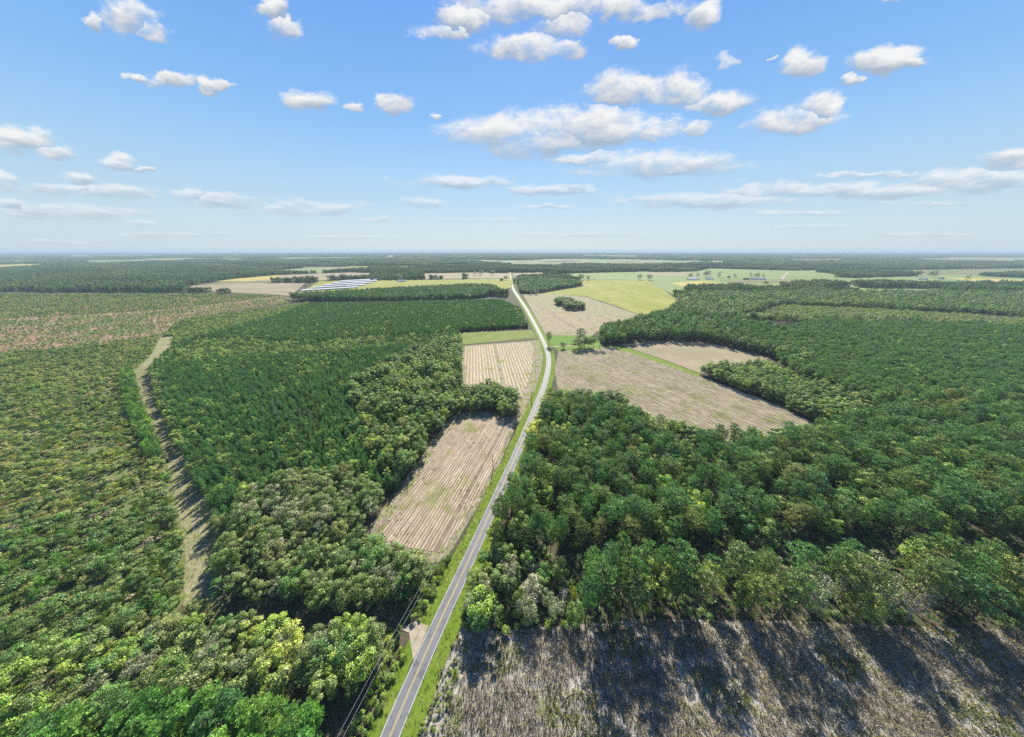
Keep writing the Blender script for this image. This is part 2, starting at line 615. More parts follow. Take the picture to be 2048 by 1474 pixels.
def broadleaf_form(h, r, base, n_lobe, n, S=0.5, bare=0.0, lean=0.0):
    tr = MB()
    k = RNG.normal(size=2) * 0.3
    tr.tube([(0, 0, 0), (k[0] * .4, k[1] * .4, h * .25), (k[0], k[1], h * .5), (k[0] * .6, k[1], h * .8)],
            [0.26 * h / 14, 0.2 * h / 14, 0.14 * h / 14, 0.04], 6)
    cs, rs = [], []
    ch = h - base
    for i in range(n_lobe):
        a = i * 2.39996 + RNG.random()
        s = (i + 0.5) / n_lobe
        t = 0.12 + 0.76 * s + RNG.normal() * 0.05
        prof = math.sqrt(max(0.05, 1 - (abs(t - 0.42) / 0.62) ** 2))
        rad = r * prof * (0.35 + 0.55 * math.sqrt(RNG.random()))
        lr = r * (0.30 + 0.20 * RNG.random()) * (0.75 + 0.35 * prof)
        c = (rad * math.cos(a), rad * math.sin(a), base + ch * t)
        cs.append(c)
        rs.append(lr)
        z0 = h * (0.25 + 0.4 * t)
        mid = (c[0] * .5 + k[0] * .5, c[1] * .5 + k[1] * .5, (z0 + c[2]) * .5 + 0.3)
        tr.tube([(k[0] * .6, k[1] * .6, z0), mid, c], [0.09 * h / 14, 0.055 * h / 14, 0.02], 4)
        if bare > 0:
            for _ in range(5):
                e = np.array(c) + rand_dirs(1)[0] * lr * np.array([1, 1, .8])
                tr.tube([c, tuple(e)], [0.035, 0.012], 3)
    P, nr = lobes_cloud(cs, rs, n, flat=0.85)
    keep = RNG.random(len(P)) > bare * 0.6
    P, nr = P[keep], nr[keep]
    return tr, leaves(P, nr, S * (0.6 + 0.8 * RNG.random(len(P))))


def shrub_form(h, r, n, S=0.36, spiky=False):
    tr = MB()
    nl = 5
    cs, rs = [], []
    for i in range(nl):
        a = i * 2.4 + RNG.random()
        rad = r * 0.55 * math.sqrt(RNG.random())
        z = h * (0.35 + 0.35 * RNG.random())
        c = (rad * math.cos(a), rad * math.sin(a), z)
        cs.append(c)
        rs.append(r * (0.4 + 0.25 * RNG.random()))
        tr.tube([(c[0] * .15, c[1] * .15, 0), c], [0.05, 0.015], 3)
    P, nr = lobes_cloud(cs, rs, n, flat=min(1.4, 0.55 * h / r), shell=0.4)
    P[:, 2] = np.maximum(P[:, 2], 0.08)
    if spiky:
        ax = unit(nr + np.array([0, 0, 0.9]))
        return tr, blades(P, ax, S * 1.7 * (0.6 + 0.8 * RNG.random(n)), S * 0.45)
    return tr, leaves(P, nr, S * (0.6 + 0.8 * RNG.random(n)))


def dead_form(h, spread, n=26):
    tr = MB()
    tr.tube([(0, 0, 0), (0.2, 0.1, h * .5), (0.1, 0.2, h)], [0.22, 0.15, 0.03], 6)
    for i in range(n):
        z = h * (0.35 + 0.6 * i / n)
        a = i * 2.4 + RNG.random()
        ln = spread * (1.1 - 0.75 * i / n) * (0.7 + 0.5 * RNG.random())
        e = np.array([math.cos(a) * ln, math.sin(a) * ln, z + ln * 0.55])
        mid = np.array([0.12, 0.1, z]) * .5 + e * .5 + np.array([0, 0, -0.15 * ln])
        tr.tube([(0.12, 0.1, z), tuple(mid), tuple(e)], [0.075, 0.05, 0.015], 4)
        for _ in range(4):
            s = mid + (e - mid) * RNG.random()
            e2 = s + rand_dirs(1)[0] * ln * 0.3 + np.array([0, 0, 0.3])
            tr.tube([tuple(s), tuple(e2)], [0.035, 0.012], 3)
    C = []
    return tr, np.zeros((0, 4, 3))


def tuft_form(n, h, r, W):
    a = RNG.random(n) * 6.283
    rr = r * np.sqrt(RNG.random(n))
    C = np.stack([rr * np.cos(a), rr * np.sin(a), np.full(n, 0.0)], 1)
    lean = np.stack([np.cos(a) * .5, np.sin(a) * .5, np.ones(n)], 1) + RNG.normal(size=(n, 3)) * 0.25
    A = unit(lean)
    L = h * (0.5 + 0.7 * RNG.random(n))
    return MB(), blades(C + A * (L * .5)[:, None], A, L, W)


def quad_mesh(name, Q, mat):
    n = len(Q)
    me = bpy.data.meshes.new(name)
    me.vertices.add(n * 4)
    me.vertices.foreach_set('co', Q.reshape(-1).astype(np.float32))
    me.loops.add(n * 4)
    me.loops.foreach_set('vertex_index', np.arange(n * 4, dtype=np.int32))
    me.polygons.add(n)
    me.polygons.foreach_set('loop_start', np.arange(0, n * 4, 4, dtype=np.int32))
    me.update(calc_edges=True)
    me.materials.append(mat)
    return me


def form_meshes(name, form, leafmat, barkmat):
    tr, Q = form
    crown = quad_mesh(name + '_crown', Q, leafmat) if len(Q) else None
    me = bpy.data.meshes.new(name + '_trunk')
    me.from_pydata(tr.v, [], tr.f)
    me.materials.append(barkmat)
    nv = len(tr.v)
    vs_ = list(tr.v) + [tuple(p) for p in Q.reshape(-1, 3)]
    fs_ = list(tr.f) + [tuple(range(nv + 4 * i, nv + 4 * i + 4)) for i in range(len(Q))]
    whole = bpy.data.meshes.new(name + '_whole')
    whole.from_pydata(vs_, [], fs_)
    whole.materials.append(barkmat)
    whole.materials.append(leafmat)
    whole.polygons.foreach_set('material_index', np.array([0] * len(tr.f) + [1] * len(Q), dtype=np.int32))
    whole.update()
    return dict(trunk=me, crown=crown, whole=whole)


FORMS = {
    # heights are the unscaled form's; every plant is scaled to its own height
    'pine': (24.0, [form_meshes('pine_form', pine_form(24, (3.5, 4.3, 4.8, 5.2)[i], (8.5, 12.5, 10.5, 11.5)[i], (60, 46, 60, 66)[i], (40, 46, 46, 46)[i], irregular=(0.2, 0.35, 0.3, 0.45)[i]), M['needle'], M['bark']) for i in range(4)]),
    'edge_pine': (24.0, [form_meshes('edge_pine_form', pine_form(24, 3.9, 7.0 + i, 52, 42, irregular=0.45), M['needle'], M['bark']) for i in range(2)]),
    'bushy_pine': (15.0, [form_meshes('bushy_pine_form', pine_form(15, 2.7, 3.0, 60, 60, L=0.62, W=0.15, irregular=0.35), M['needle'], M['bark']) for i in range(3)]),
    'young_pine': (10.0, [form_meshes('young_pine_form', young_pine_form(10, 1.7 + 0.35 * i, 850 + 120 * i), M['needle'], M['bark']) for i in range(3)]),
    'broadleaf': (14.0, [form_meshes('broadleaf_form', broadleaf_form(14, (2.7, 3.6, 4.3, 5.0)[i], (2.0, 2.5, 3.0, 2.5)[i], (10, 13, 16, 20)[i], (2500, 3200, 3700, 4200)[i], 0.42), M['leaf'], M['greybark']) for i in range(4)]),
    'thin_broadleaf': (13.0, [form_meshes('thin_broadleaf_form', broadleaf_form(13, 3.2, 3.0, 14, 2100, 0.34, bare=0.6), M['leaf'], M['deadwood']) for i in range(2)]),
    'shrub': (3.0, [form_meshes('shrub_form', shrub_form(3, 1.5 + .25 * i, 560, 0.31, spiky=(i == 3)), M['leaf'], M['greybark']) for i in range(4)]),
    'dead': (14.0, [form_meshes('dead_form', dead_form(14, 4.5), M['leaf'], M['deadwood']) for i in range(2)]),
    'tuft': (0.6, [form_meshes('tuft_form', tuft_form(16, 0.6, 0.28, 0.09), M['blade'], M['greybark']) for i in range(3)]),
}


def far_patch(size, n, h, S, q, conical=False):
    """A piece of far woodland: n crowns of q big leaf masses each."""
    Qs = []
    for _ in range(n):
        x, y = (RNG.random(2) - 0.5) * size
        hh = h * (0.75 + 0.4 * RNG.random())
        r = S * 1.5
        d = rand_dirs(q)
        d[:, 2] = np.abs(d[:, 2])
        P = np.array([x, y, hh * 0.55]) + d * np.array([r, r, hh * 0.45]) * (0.6 + 0.4 * RNG.random((q, 1)))
        nr = unit(d + RNG.normal(size=(q, 3)) * 0.35 + np.array([0, 0, 0.3]))
        Qs.append(leaves(P, nr, np.full(q, S * 1.25)))
        # stems and understorey down to the ground
        d2 = rand_dirs(max(q // 4, 2))
        P2 = np.array([x, y, hh * 0.25]) + d2 * np.array([r * .8, r * .8, hh * 0.2])
        d2[:, 2] *= 0.3
        Qs.append(leaves(P2, unit(d2), np.full(len(P2), S * 1.5)))
    return MB(), np.concatenate(Qs)


FORMS['mid_wood'] = (16.0, [form_meshes('mid_wood_form', far_patch(32, 26, 16, 1.7, 46), M['far_leaf'], M['bark']) for i in range(3)])
FORMS['far_wood'] = (18.0, [form_meshes('far_wood_form', far_patch(110, 120, 18, 4.2, 16), M['far_leaf'], M['bark']) for i in range(3)])

HOLD = {}
for k_, (h_, fl) in FORMS.items():
    c_ = bpy.data.collections.new('forms_' + k_)
    for i_, f_ in enumerate(fl):
        o_ = bpy.data.objects.new('form_%s_%02d' % (k_, i_), f_['whole'])
        c_.objects.link(o_)
    HOLD[k_] = c_


def scatter_group(kind):
    ng = bpy.data.node_groups.new('scatter_' + kind, 'GeometryNodeTree')
    ng.interface.new_socket('Geometry', in_out='INPUT', socket_type='NodeSocketGeometry')
    ng.interface.new_socket('Geometry', in_out='OUTPUT', socket_type='NodeSocketGeometry')
    gi, go = ng.nodes.new('NodeGroupInput'), ng.nodes.new('NodeGroupOutput')
    ci = ng.nodes.new('GeometryNodeCollectionInfo')
    ci.inputs['Collection'].default_value = HOLD[kind]
    ci.inputs['Separate Children'].default_value = True
    ci.inputs['Reset Children'].default_value = True
    ip = ng.nodes.new('GeometryNodeInstanceOnPoints')
    ip.inputs['Pick Instance'].default_value = True

    def attr(name, typ):
        n = ng.nodes.new('GeometryNodeInputNamedAttribute')
        n.data_type = typ
        n.inputs['Name'].default_value = name
        return n.outputs['Attribute']
    ng.links.new(gi.outputs[0], ip.inputs['Points'])
    ng.links.new(ci.outputs[0], ip.inputs['Instance'])
    ng.links.new(attr('form', 'INT'), ip.inputs['Instance Index'])
    ng.links.new(attr('turn', 'FLOAT_VECTOR'), ip.inputs['Rotation'])
    ng.links.new(attr('size', 'FLOAT_VECTOR'), ip.inputs['Scale'])
    ng.links.new(ip.outputs[0], go.inputs[0])
    return ng


def scatter(name, kind, P, form, rot, size, tint, label, cat):
    """One mass of plants nobody could count: a plant of the given kind on each point."""
    n = len(P)
    if n == 0:
        return None
    me = bpy.data.meshes.new(name)
    me.vertices.add(n)
    me.vertices.foreach_set('co', np.asarray(P, np.float32).reshape(-1))
    a = me.attributes.new('form', 'INT', 'POINT')
    a.data.foreach_set('value', np.asarray(form, np.int32))
    a = me.attributes.new('turn', 'FLOAT_VECTOR', 'POINT')
    t = np.zeros((n, 3), np.float32)
    t[:, 2] = rot
    a.data.foreach_set('vector', t.reshape(-1))
    a = me.attributes.new('size', 'FLOAT_VECTOR', 'POINT')
    a.data.foreach_set('vector', np.asarray(size, np.float32).reshape(-1))
    a = me.attributes.new('tint', 'FLOAT_COLOR', 'POINT')
    t = np.ones((n, 4), np.float32)
    t[:, :3] = tint
    a.data.foreach_set('color', t.reshape(-1))
    o = bpy.data.objects.new(name, me)
    COL.objects.link(o)
    md = o.modifiers.new('scatter', 'NODES')
    md.node_group = scatter_group(kind)
    tag(o, label, cat, kind='stuff')
    return o
# ------------------------------------------------------------------ the land
M['forest_floor'] = ground_mat('forest_floor', [(0.085, 0.07, 0.045), ((0.05, 0.065, 0.03), 0.08, 0.4, 0.62), ((0.15, 0.105, 0.065), 0.9, 0.52, 0.75)], 0.95, (1.2, 0.6, 0.3))
M['far_land'] = ground_mat('far_land', [(0.10, 0.125, 0.05), ((0.17, 0.20, 0.075), 0.0011, 0.42, 0.47), ((0.27, 0.23, 0.13), 0.0013, 0.54, 0.57), ((0.07, 0.09, 0.04), 0.004, 0.52, 0.60)], 0.95)
M['scrub_soil'] = ground_mat('scrub_soil', [(0.140, 0.149, 0.057), ((0.090, 0.127, 0.033), 0.10, 0.42, 0.62), ((0.200, 0.184, 0.095), 0.35, 0.55, 0.72)], 0.95, (1.5, 0.6, 0.3))
M['cut_soil'] = ground_mat('cut_over_soil', [(0.255, 0.150, 0.098), ((0.29, 0.205, 0.135), 0.06, 0.45, 0.65), ((0.125, 0.145, 0.05), 0.022, 0.46, 0.56), ((0.095, 0.115, 0.04), 0.4, 0.55, 0.70)], 0.95, (0.8, 0.6, 0.4))
M['straw_furrow'] = ground_mat('straw_furrow_soil', [(0.20, 0.160, 0.105), ((0.25, 0.205, 0.14), 0.12, 0.42, 0.65), ((0.18, 0.19, 0.05), 0.05, 0.55, 0.68)], 0.95, (3.0, 0.5, 0.15))
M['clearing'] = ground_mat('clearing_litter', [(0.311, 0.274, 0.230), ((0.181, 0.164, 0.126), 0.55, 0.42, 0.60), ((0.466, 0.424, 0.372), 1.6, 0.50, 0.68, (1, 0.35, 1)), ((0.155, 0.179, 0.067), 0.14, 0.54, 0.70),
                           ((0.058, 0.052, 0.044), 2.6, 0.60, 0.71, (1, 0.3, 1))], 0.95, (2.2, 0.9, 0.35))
M['verge'] = ground_mat('verge_turf', [(0.110, 0.170, 0.015), ((0.147, 0.188, 0.026), 0.16, 0.4, 0.65), ((0.074, 0.125, 0.014), 0.9, 0.5, 0.7), ((0.221, 0.211, 0.083), 0.35, 0.58, 0.74)], 0.9, (3.0, 0.5, 0.12))
M['lawn'] = ground_mat('lawn_turf', [(0.095, 0.176, 0.016), ((0.130, 0.176, 0.026), 0.08, 0.45, 0.7), ((0.065, 0.132, 0.016), 0.4, 0.5, 0.7)], 0.9, (3.0, 0.4, 0.1))
M['meadow'] = ground_mat('rough_meadow', [(0.130, 0.170, 0.033), ((0.177, 0.191, 0.057), 0.05, 0.4, 0.62), ((0.083, 0.129, 0.024), 0.25, 0.52, 0.7)], 0.95, (1.5, 0.6, 0.2))
M['gold_meadow'] = ground_mat('ripe_meadow', [(0.206, 0.211, 0.037), ((0.261, 0.245, 0.065), 0.012, 0.42, 0.62, (1, 0.3, 1)), ((0.150, 0.176, 0.035), 0.03, 0.5, 0.68)], 0.95, (1.0, 0.4, 0.2))
M['green_field'] = ground_mat('green_crop', [(0.158, 0.214, 0.071), ((0.197, 0.233, 0.094), 0.01, 0.4, 0.65), ((0.131, 0.175, 0.059), 0.04, 0.5, 0.7)], 0.95)
M['yellow_field'] = ground_mat('yellow_crop', [(0.341, 0.279, 0.065), ((0.381, 0.318, 0.118), 0.015, 0.4, 0.65)], 0.95)
M['tan_field'] = ground_mat('bare_tan_soil', [(0.266, 0.213, 0.139), ((0.217, 0.185, 0.112), 0.012, 0.4, 0.62, (0.4, 1, 1)), ((0.288, 0.256, 0.146), 0.05, 0.55, 0.7)], 0.95)
M['olive_field'] = ground_mat('olive_stubble', [(0.164, 0.156, 0.071), ((0.125, 0.130, 0.059), 0.015, 0.42, 0.62, (0.35, 1, 1)), ((0.236, 0.207, 0.112), 0.03, 0.55, 0.72)], 0.95)
M['furrow'] = ground_mat('furrow_soil', [(0.169, 0.131, 0.093), ((0.221, 0.178, 0.126), 0.12, 0.42, 0.65), ((0.163, 0.173, 0.046), 0.05, 0.54, 0.66)], 0.95, (3.0, 0.5, 0.15))
M['stubble'] = ground_mat('stubble_straw', [(0.415, 0.325, 0.230), ((0.491, 0.401, 0.286), 0.10, 0.42, 0.62), ((0.344, 0.264, 0.181), 0.9, 0.5, 0.7), ((0.229, 0.245, 0.056), 0.05, 0.56, 0.68), ((0.217, 0.174, 0.118), 1.7, 0.54, 0.70)], 0.95, (4.0, 0.6, 0.12))
M['straw'] = ground_mat('warm_straw', [(0.44, 0.355, 0.225), ((0.50, 0.42, 0.275), 0.10, 0.42, 0.62), ((0.37, 0.295, 0.18), 0.9, 0.5, 0.7), ((0.25, 0.26, 0.065), 0.05, 0.55, 0.67), ((0.25, 0.20, 0.125), 1.7, 0.56, 0.72)], 0.95, (4.0, 0.6, 0.12))
M['headland'] = ground_mat('weedy_headland', [(0.262, 0.218, 0.161), ((0.180, 0.186, 0.058), 0.10, 0.40, 0.62), ((0.328, 0.272, 0.225), 0.30, 0.52, 0.72), ((0.137, 0.143, 0.045), 0.8, 0.6, 0.75)], 0.95, (3.0, 0.6, 0.15))
M['track'] = ground_mat('track_dirt', [(0.228, 0.206, 0.112), ((0.172, 0.191, 0.062), 0.12, 0.42, 0.62), ((0.289, 0.268, 0.161), 0.5, 0.52, 0.7), ((0.117, 0.107, 0.056), 1.6, 0.58, 0.74)], 0.95, (2.0, 0.7, 0.15))
M['sand'] = ground_mat('pale_sand', [(0.328, 0.285, 0.212), ((0.275, 0.233, 0.159), 0.4, 0.45, 0.65), ((0.164, 0.168, 0.059), 0.8, 0.62, 0.75)], 0.95, (2.0, 0.5, 0.08))
M['ditch'] = ground_mat('ditch_weeds', [(0.07, 0.06, 0.035), ((0.15, 0.13, 0.06), 0.2, 0.45, 0.65)], 0.95, (2.0, 0.9, 0.3))

BIG = 46000.0
ground = mesh_obj('ground', [(-BIG, -600, 0), (BIG, -600, 0), (BIG, BIG, 0), (-BIG, BIG, 0)], [(0, 1, 2, 3)], M['forest_floor'])
tag(ground, 'flat dark woodland floor under the trees reaching to the horizon', 'ground', kind='structure')

far_land = mesh_obj('far_land', [(-BIG + 10, 2600, 0.12), (BIG - 10, 2600, 0.12), (BIG - 10, BIG - 10, 0.12), (-BIG + 10, BIG - 10, 0.12)], [(0, 1, 2, 3)], M['far_land'])
tag(far_land, 'patchwork of clearings and crops between the distant forests', 'ground', kind='structure')

# road centre line, read along the photograph from the bottom edge to where it meets the far fields
ROAD_PX = [(728, 1600), (776, 1474), (858, 1284), (936, 1128), (954, 1086), (998, 985), (1024, 930), (1045, 882), (1064, 832), (1083, 787), (1094, 752),
           (1098.5, 719), (1095, 702), (1088, 685), (1071, 651), (1052, 617), (1036, 593), (1027, 579), (1023, 566), (1021.5, 556), (1020, 545)]


def catmull(pts, n=10):
    P = np.array(pts, float)
    P = np.vstack([2 * P[0] - P[1], P, 2 * P[-1] - P[-2]])
    out = []
    for i in range(1, len(P) - 2):
        for k in range(n):
            t = k / n
            a, b, c, d = P[i - 1], P[i], P[i + 1], P[i + 2]
            out.append(0.5 * ((2 * b) + (-a + c) * t + (2 * a - 5 * b + 4 * c - d) * t * t + (-a + 3 * b - 3 * c + d) * t ** 3))
    out.append(P[-2])
    return np.array(out)


def smooth_line(L, it=8):
    L = L.copy()
    for _ in range(it):
        L[1:-1] = 0.25 * L[:-2] + 0.5 * L[1:-1] + 0.25 * L[2:]
    return L


def resample(L, ds):
    s = np.concatenate([[0], np.cumsum(np.linalg.norm(np.diff(L, axis=0), axis=1))])
    t = np.arange(0, s[-1], ds)
    return np.stack([np.interp(t, s, L[:, 0]), np.interp(t, s, L[:, 1])], 1)


def normals(L):
    d = np.gradient(L, axis=0)
    d /= np.linalg.norm(d, axis=1, keepdims=True)
    return np.stack([d[:, 1], -d[:, 0]], 1)        # to the right of travel


ROAD = smooth_line(resample(catmull(gp(ROAD_PX)), 5.0), 30)
RN = normals(ROAD)


def ribbon(name, L, N, a, b, z, mat, parent=None, thick=0.0, jit=0.0):
    n = len(L)
    ja = RNG.normal(size=(n, 1)) * jit
    jb = RNG.normal(size=(n, 1)) * jit
    A = L + N * (a + ja)
    B = L + N * (b + jb)
    if thick:
        vs_ = []
        for i in range(n):
            vs_ += [(*A[i], z - thick), (*A[i], z), (*B[i], z), (*B[i], z - thick)]
        fs_ = [(4 * i + k, 4 * i + 4 + k, 4 * i + 5 + k, 4 * i + 1 + k) for i in range(n - 1) for k in range(3)]
        fs_ = [f[::-1] for f in fs_]
        # keep the top face looking up
    else:
        vs_ = []
        for i in range(n):
            vs_ += [(*A[i], z), (*B[i], z)]
        fs_ = [(2 * i, 2 * i + 1, 2 * i + 3, 2 * i + 2) for i in range(n - 1)]
    return mesh_obj(name, vs_, fs_, mat, parent)


HW = 2.75
road = ribbon('road', ROAD, RN, -HW, HW, 0.20, M['asphalt'], thick=0.12)
tag(road, 'grey two-lane country road running from the bottom edge to the horizon', 'road', kind='structure')
tag(ribbon('edge_line', ROAD, RN, -HW + 0.14, -HW + 0.32, 0.206, M['paint_white'], road), 'white painted line along the road edge')
tag(ribbon('edge_line', ROAD, RN, HW - 0.32, HW - 0.14, 0.206, M['paint_white'], road), 'white painted line along the road edge')
tag(ribbon('centre_line', ROAD, RN, -0.27, -0.09, 0.206, M['paint_yellow'], road), 'yellow painted centre line')
tag(ribbon('centre_line', ROAD, RN, 0.09, 0.27, 0.206, M['paint_yellow'], road), 'yellow painted centre line')
va = tag(ribbon('grass_verge', ROAD, RN, -HW - 4.6, -HW, 0.13, M['verge'], jit=0.25), 'bright green mown verge between the road and the left-hand fields', 'verge', kind='structure')
vb = tag(ribbon('grass_verge', ROAD, RN, HW, HW + 5.0, 0.13, M['verge'], jit=0.25), 'bright green mown verge on the wooded side of the road', 'verge', kind='structure')


def road_dist(P):
    best = np.full(len(P), 1e9)
    for i in range(0, len(P), 20000):
        d = np.linalg.norm(P[i:i + 20000, None, :] - ROAD[None, ::2, :], axis=2)
        best[i:i + 20000] = d.min(1)
    return best


# fields and open ground: photo outlines laid on the ground
LAND = {
    'near_field': [(905, 830), (960, 821), (1036, 838), (1012, 900), (985, 960), (950, 1022), (905, 1098), (886, 1124), (840, 1128), (735, 1100), (722, 1075), (790, 985)],
    'bend_field': [(924, 692), (1076, 680), (1085, 700), (1089, 722), (1083, 750), (1072, 780), (1055, 812), (1040, 843), (1034, 840), (1030, 800), (1004, 782), (924, 772)],
    'strip_meadow': [(918, 666), (1064, 660), (1074, 677), (924, 690)],
    'far_row_field': [(1046, 588), (1092, 587), (1172, 594), (1282, 631), (1255, 648), (1192, 664), (1184, 672), (1092, 670), (1072, 636), (1056, 607)],
    'gold_meadow': [(1080, 587), (1168, 572), (1160, 560), (1302, 561), (1362, 606), (1332, 630), (1284, 630), (1174, 593)],
    'pale_meadow': [(1104, 548), (1296, 543), (1304, 561), (1160, 559)],
    'big_field': [(1118, 702), (1218, 694), (1262, 706), (1396, 752), (1560, 812), (1625, 846), (1620, 872), (1500, 884), (1400, 880), (1300, 852), (1236, 806), (1150, 800), (1118, 790), (1108, 740)],
    'corner_field': [(1240, 690), (1310, 681), (1420, 686), (1538, 715), (1510, 735), (1440, 742), (1395, 748), (1300, 712)],
    'ditch_meadow': [(1212, 694), (1240, 689), (1310, 714), (1400, 746), (1398, 756), (1262, 707)],
    'lawn': [(1092, 671), (1184, 671), (1196, 676), (1205, 696), (1118, 703), (1102, 690)],
    'clearing': [(925, 1255), (1000, 1262), (1300, 1238), (1600, 1243), (2048, 1262), (2900, 1300), (3300, 1800), (640, 1800), (815, 1474), (905, 1290)],
    'scrubland': [(-900, 735), (0, 715), (200, 695), (330, 674), (300, 715), (268, 742), (282, 800), (310, 870), (345, 960), (372, 1060), (372, 1200), (330, 1250), (150, 1300), (0, 1330), (-1200, 1500)],
    'clearcut': [(-1100, 738), (0, 716), (200, 696), (330, 674), (352, 640), (600, 602), (560, 592), (400, 587), (0, 586), (-900, 586)],
    'track': [(366, 1212), (370, 1100), (345, 960), (312, 870), (284, 800), (268, 742), (300, 715), (322, 674), (352, 672), (342, 705), (306, 742), (320, 800), (350, 868), (392, 960), (440, 1060), (446, 1212)],
    'back_lane': [(440, 1214), (800, 1238), (806, 1254), (770, 1260), (560, 1252), (440, 1240)],
    'turnout': [(800, 1258), (830, 1243), (857, 1252), (848, 1276), (838, 1298), (826, 1322), (822, 1290), (818, 1266)],
}
LW = {k: gp(v) for k, v in LAND.items()}
RELEASE = 0.0


def soil(key, z, mat, name, label, cat='field'):
    return sheet(name, LW[key], z, M[mat], label, cat)


soil('scrubland', 0.03, 'scrub_soil', 'scrub_ground', 'weedy tan ground under the regrowth scrub left of the track', 'ground')
soil('clearcut', 0.04, 'cut_soil', 'clearcut_ground', 'reddish-brown cut-over ground dotted with low bushes', 'ground')
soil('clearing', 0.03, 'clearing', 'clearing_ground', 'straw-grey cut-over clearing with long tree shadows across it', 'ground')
near_field = soil('near_field', 0.06, 'headland', 'near_field', 'harvested row field beside the road, closest to the camera')
bend_field = soil('bend_field', 0.08, 'headland', 'bend_field', 'harvested row field inside the bend of the road')
far_row_field = soil('far_row_field', 0.10, 'headland', 'far_row_field', 'pale harvested field around the little round copse')
big_field = soil('big_field', 0.08, 'straw_furrow', 'big_field', 'wide harvested field with slanting rows right of the road')
corner_field = soil('corner_field', 0.08, 'tan_field', 'corner_field', 'smooth tan field tucked against the dark wood')
soil('strip_meadow', 0.08, 'meadow', 'strip_meadow_field', 'narrow rough green meadow in the shadow of the pine block')
soil('gold_meadow', 0.16, 'gold_meadow', 'gold_meadow_field', 'large yellow-green meadow beyond the copse')
soil('pale_meadow', 0.22, 'green_field', 'pale_meadow_field', 'pale green pasture behind the yellow meadow')
soil('ditch_meadow', 0.11, 'verge', 'ditch_meadow_field', 'bright green grass strip along the ditch between two right-hand fields')
soil('lawn', 0.11, 'lawn', 'homestead_lawn', 'vivid green lawn of the homestead beside the road', 'lawn')
dirt_track = soil('track', 0.07, 'track', 'dirt_track', 'wide dirt track running between the scrub and the young pines', 'track')
0 and soil('back_lane', 0.065, 'track', 'back_lane_path', 'shadowed grassy lane behind the olive trees', 'track')
soil('turnout', 0.145, 'sand', 'sandy_turnout', 'pale sandy turnout on the left edge of the road', 'turnout')


def tube_line(name, px, z, half, mat, label, cat):
    L = resample(catmull(gp(px)), 6.0)
    return tag(ribbon(name, L, normals(L), -half, half, z, M[mat], jit=half * 0.15), label, cat, kind='structure')


tube_line('ditch', [(922, 690), (970, 685.5), (1030, 679), (1060, 677), (1078, 679)], 0.15, 1.1, 'ditch', 'dark weedy ditch at the top of the bend field', 'ditch')
tube_line('ditch', [(1236, 690), (1290, 707), (1340, 724), (1396, 747)], 0.18, 0.9, 'ditch', 'dark ditch line through the bright grass strip', 'ditch')
tube_line('field_track', [(1172, 594), (1215, 606), (1280, 630)], 0.2, 2.2, 'olive_field', 'brown farm track along the lower edge of the yellow meadow', 'track')
tube_line('driveway', [(1096, 694), (1130, 692.5), (1165, 692), (1200, 690)], 0.19, 1.3, 'sand', 'pale sandy driveway crossing the homestead lawn', 'driveway')


RUT = smooth_line(resample(catmull(gp([(408, 1210), (404, 1100), (372, 985), (336, 895), (306, 820), (290, 764), (304, 730), (334, 692), (342, 674)])), 4.0), 6)
for a_ in (-1.15, 0.65):
    ribbon('wheel_rut', RUT, normals(RUT), a_, a_ + 0.6, 0.085, M['headland'], dirt_track, jit=0.12)


# rows of crop stubble: every row is a low ridge of its own
def rows(field, poly, px_a, px_b, spacing, width, height, inset=0.0, mat='stubble', wave=0.0):
    a, b = np.array(g(*px_a)), np.array(g(*px_b))
    d = (b - a) / np.linalg.norm(b - a)
    nrm = np.array([d[1], -d[0]])
    P = np.array(poly)
    s = (P - a) @ nrm
    n_rows = 0
    for off in np.arange(s.min() + spacing * 0.5, s.max(), spacing):
        o0 = off + RNG.normal() * 0.04 * spacing
        base = a + nrm * o0
        ts = []
        for i in range(len(P)):
            p, q = P[i], P[(i + 1) % len(P)]
            sp_, sq_ = (p - a) @ nrm - o0, (q - a) @ nrm - o0
            if (sp_ > 0) != (sq_ > 0):
                k = sp_ / (sp_ - sq_)
                ts.append((p + (q - p) * k - base) @ d)
        ts.sort()
        for t0, t1 in zip(ts[::2], ts[1::2]):
            t0 += inset * (0.8 + 0.4 * RNG.random())
            t1 -= inset * (0.8 + 0.4 * RNG.random())
            if t1 - t0 < 6 or RNG.random() < 0.03:
                continue
            n = max(3, int((t1 - t0) / 3.0))
            t = np.linspace(t0, t1, n)
            c = base + d * t[:, None] + nrm * (np.sin(t / 23.0 + off) * wave + RNG.normal(size=n) * 0.07 * width)[:, None]
            w = width * (0.72 + 0.3 * RNG.random()) * (0.8 + 0.4 * RNG.random(n))
            h = height * (0.75 + 0.5 * RNG.random(n))
            z0 = 0.05
            vs_ = []
            for i in range(n):
                l_, r_ = c[i] - nrm * w[i] * .5, c[i] + nrm * w[i] * .5
                m1, m2 = c[i] - nrm * w[i] * .22, c[i] + nrm * w[i] * .22
                vs_ += [(*l_, z0), (*m1, z0 + h[i]), (*m2, z0 + h[i] * 0.95), (*r_, z0)]
            fs_ = [(4 * i + k, 4 * i + k + 1, 4 * i + k + 5, 4 * i + k + 4) for i in range(n - 1) for k in range(3)]
            mesh_obj('stubble_row', vs_, fs_, M[mat], field)
            n_rows += 1
    return n_rows


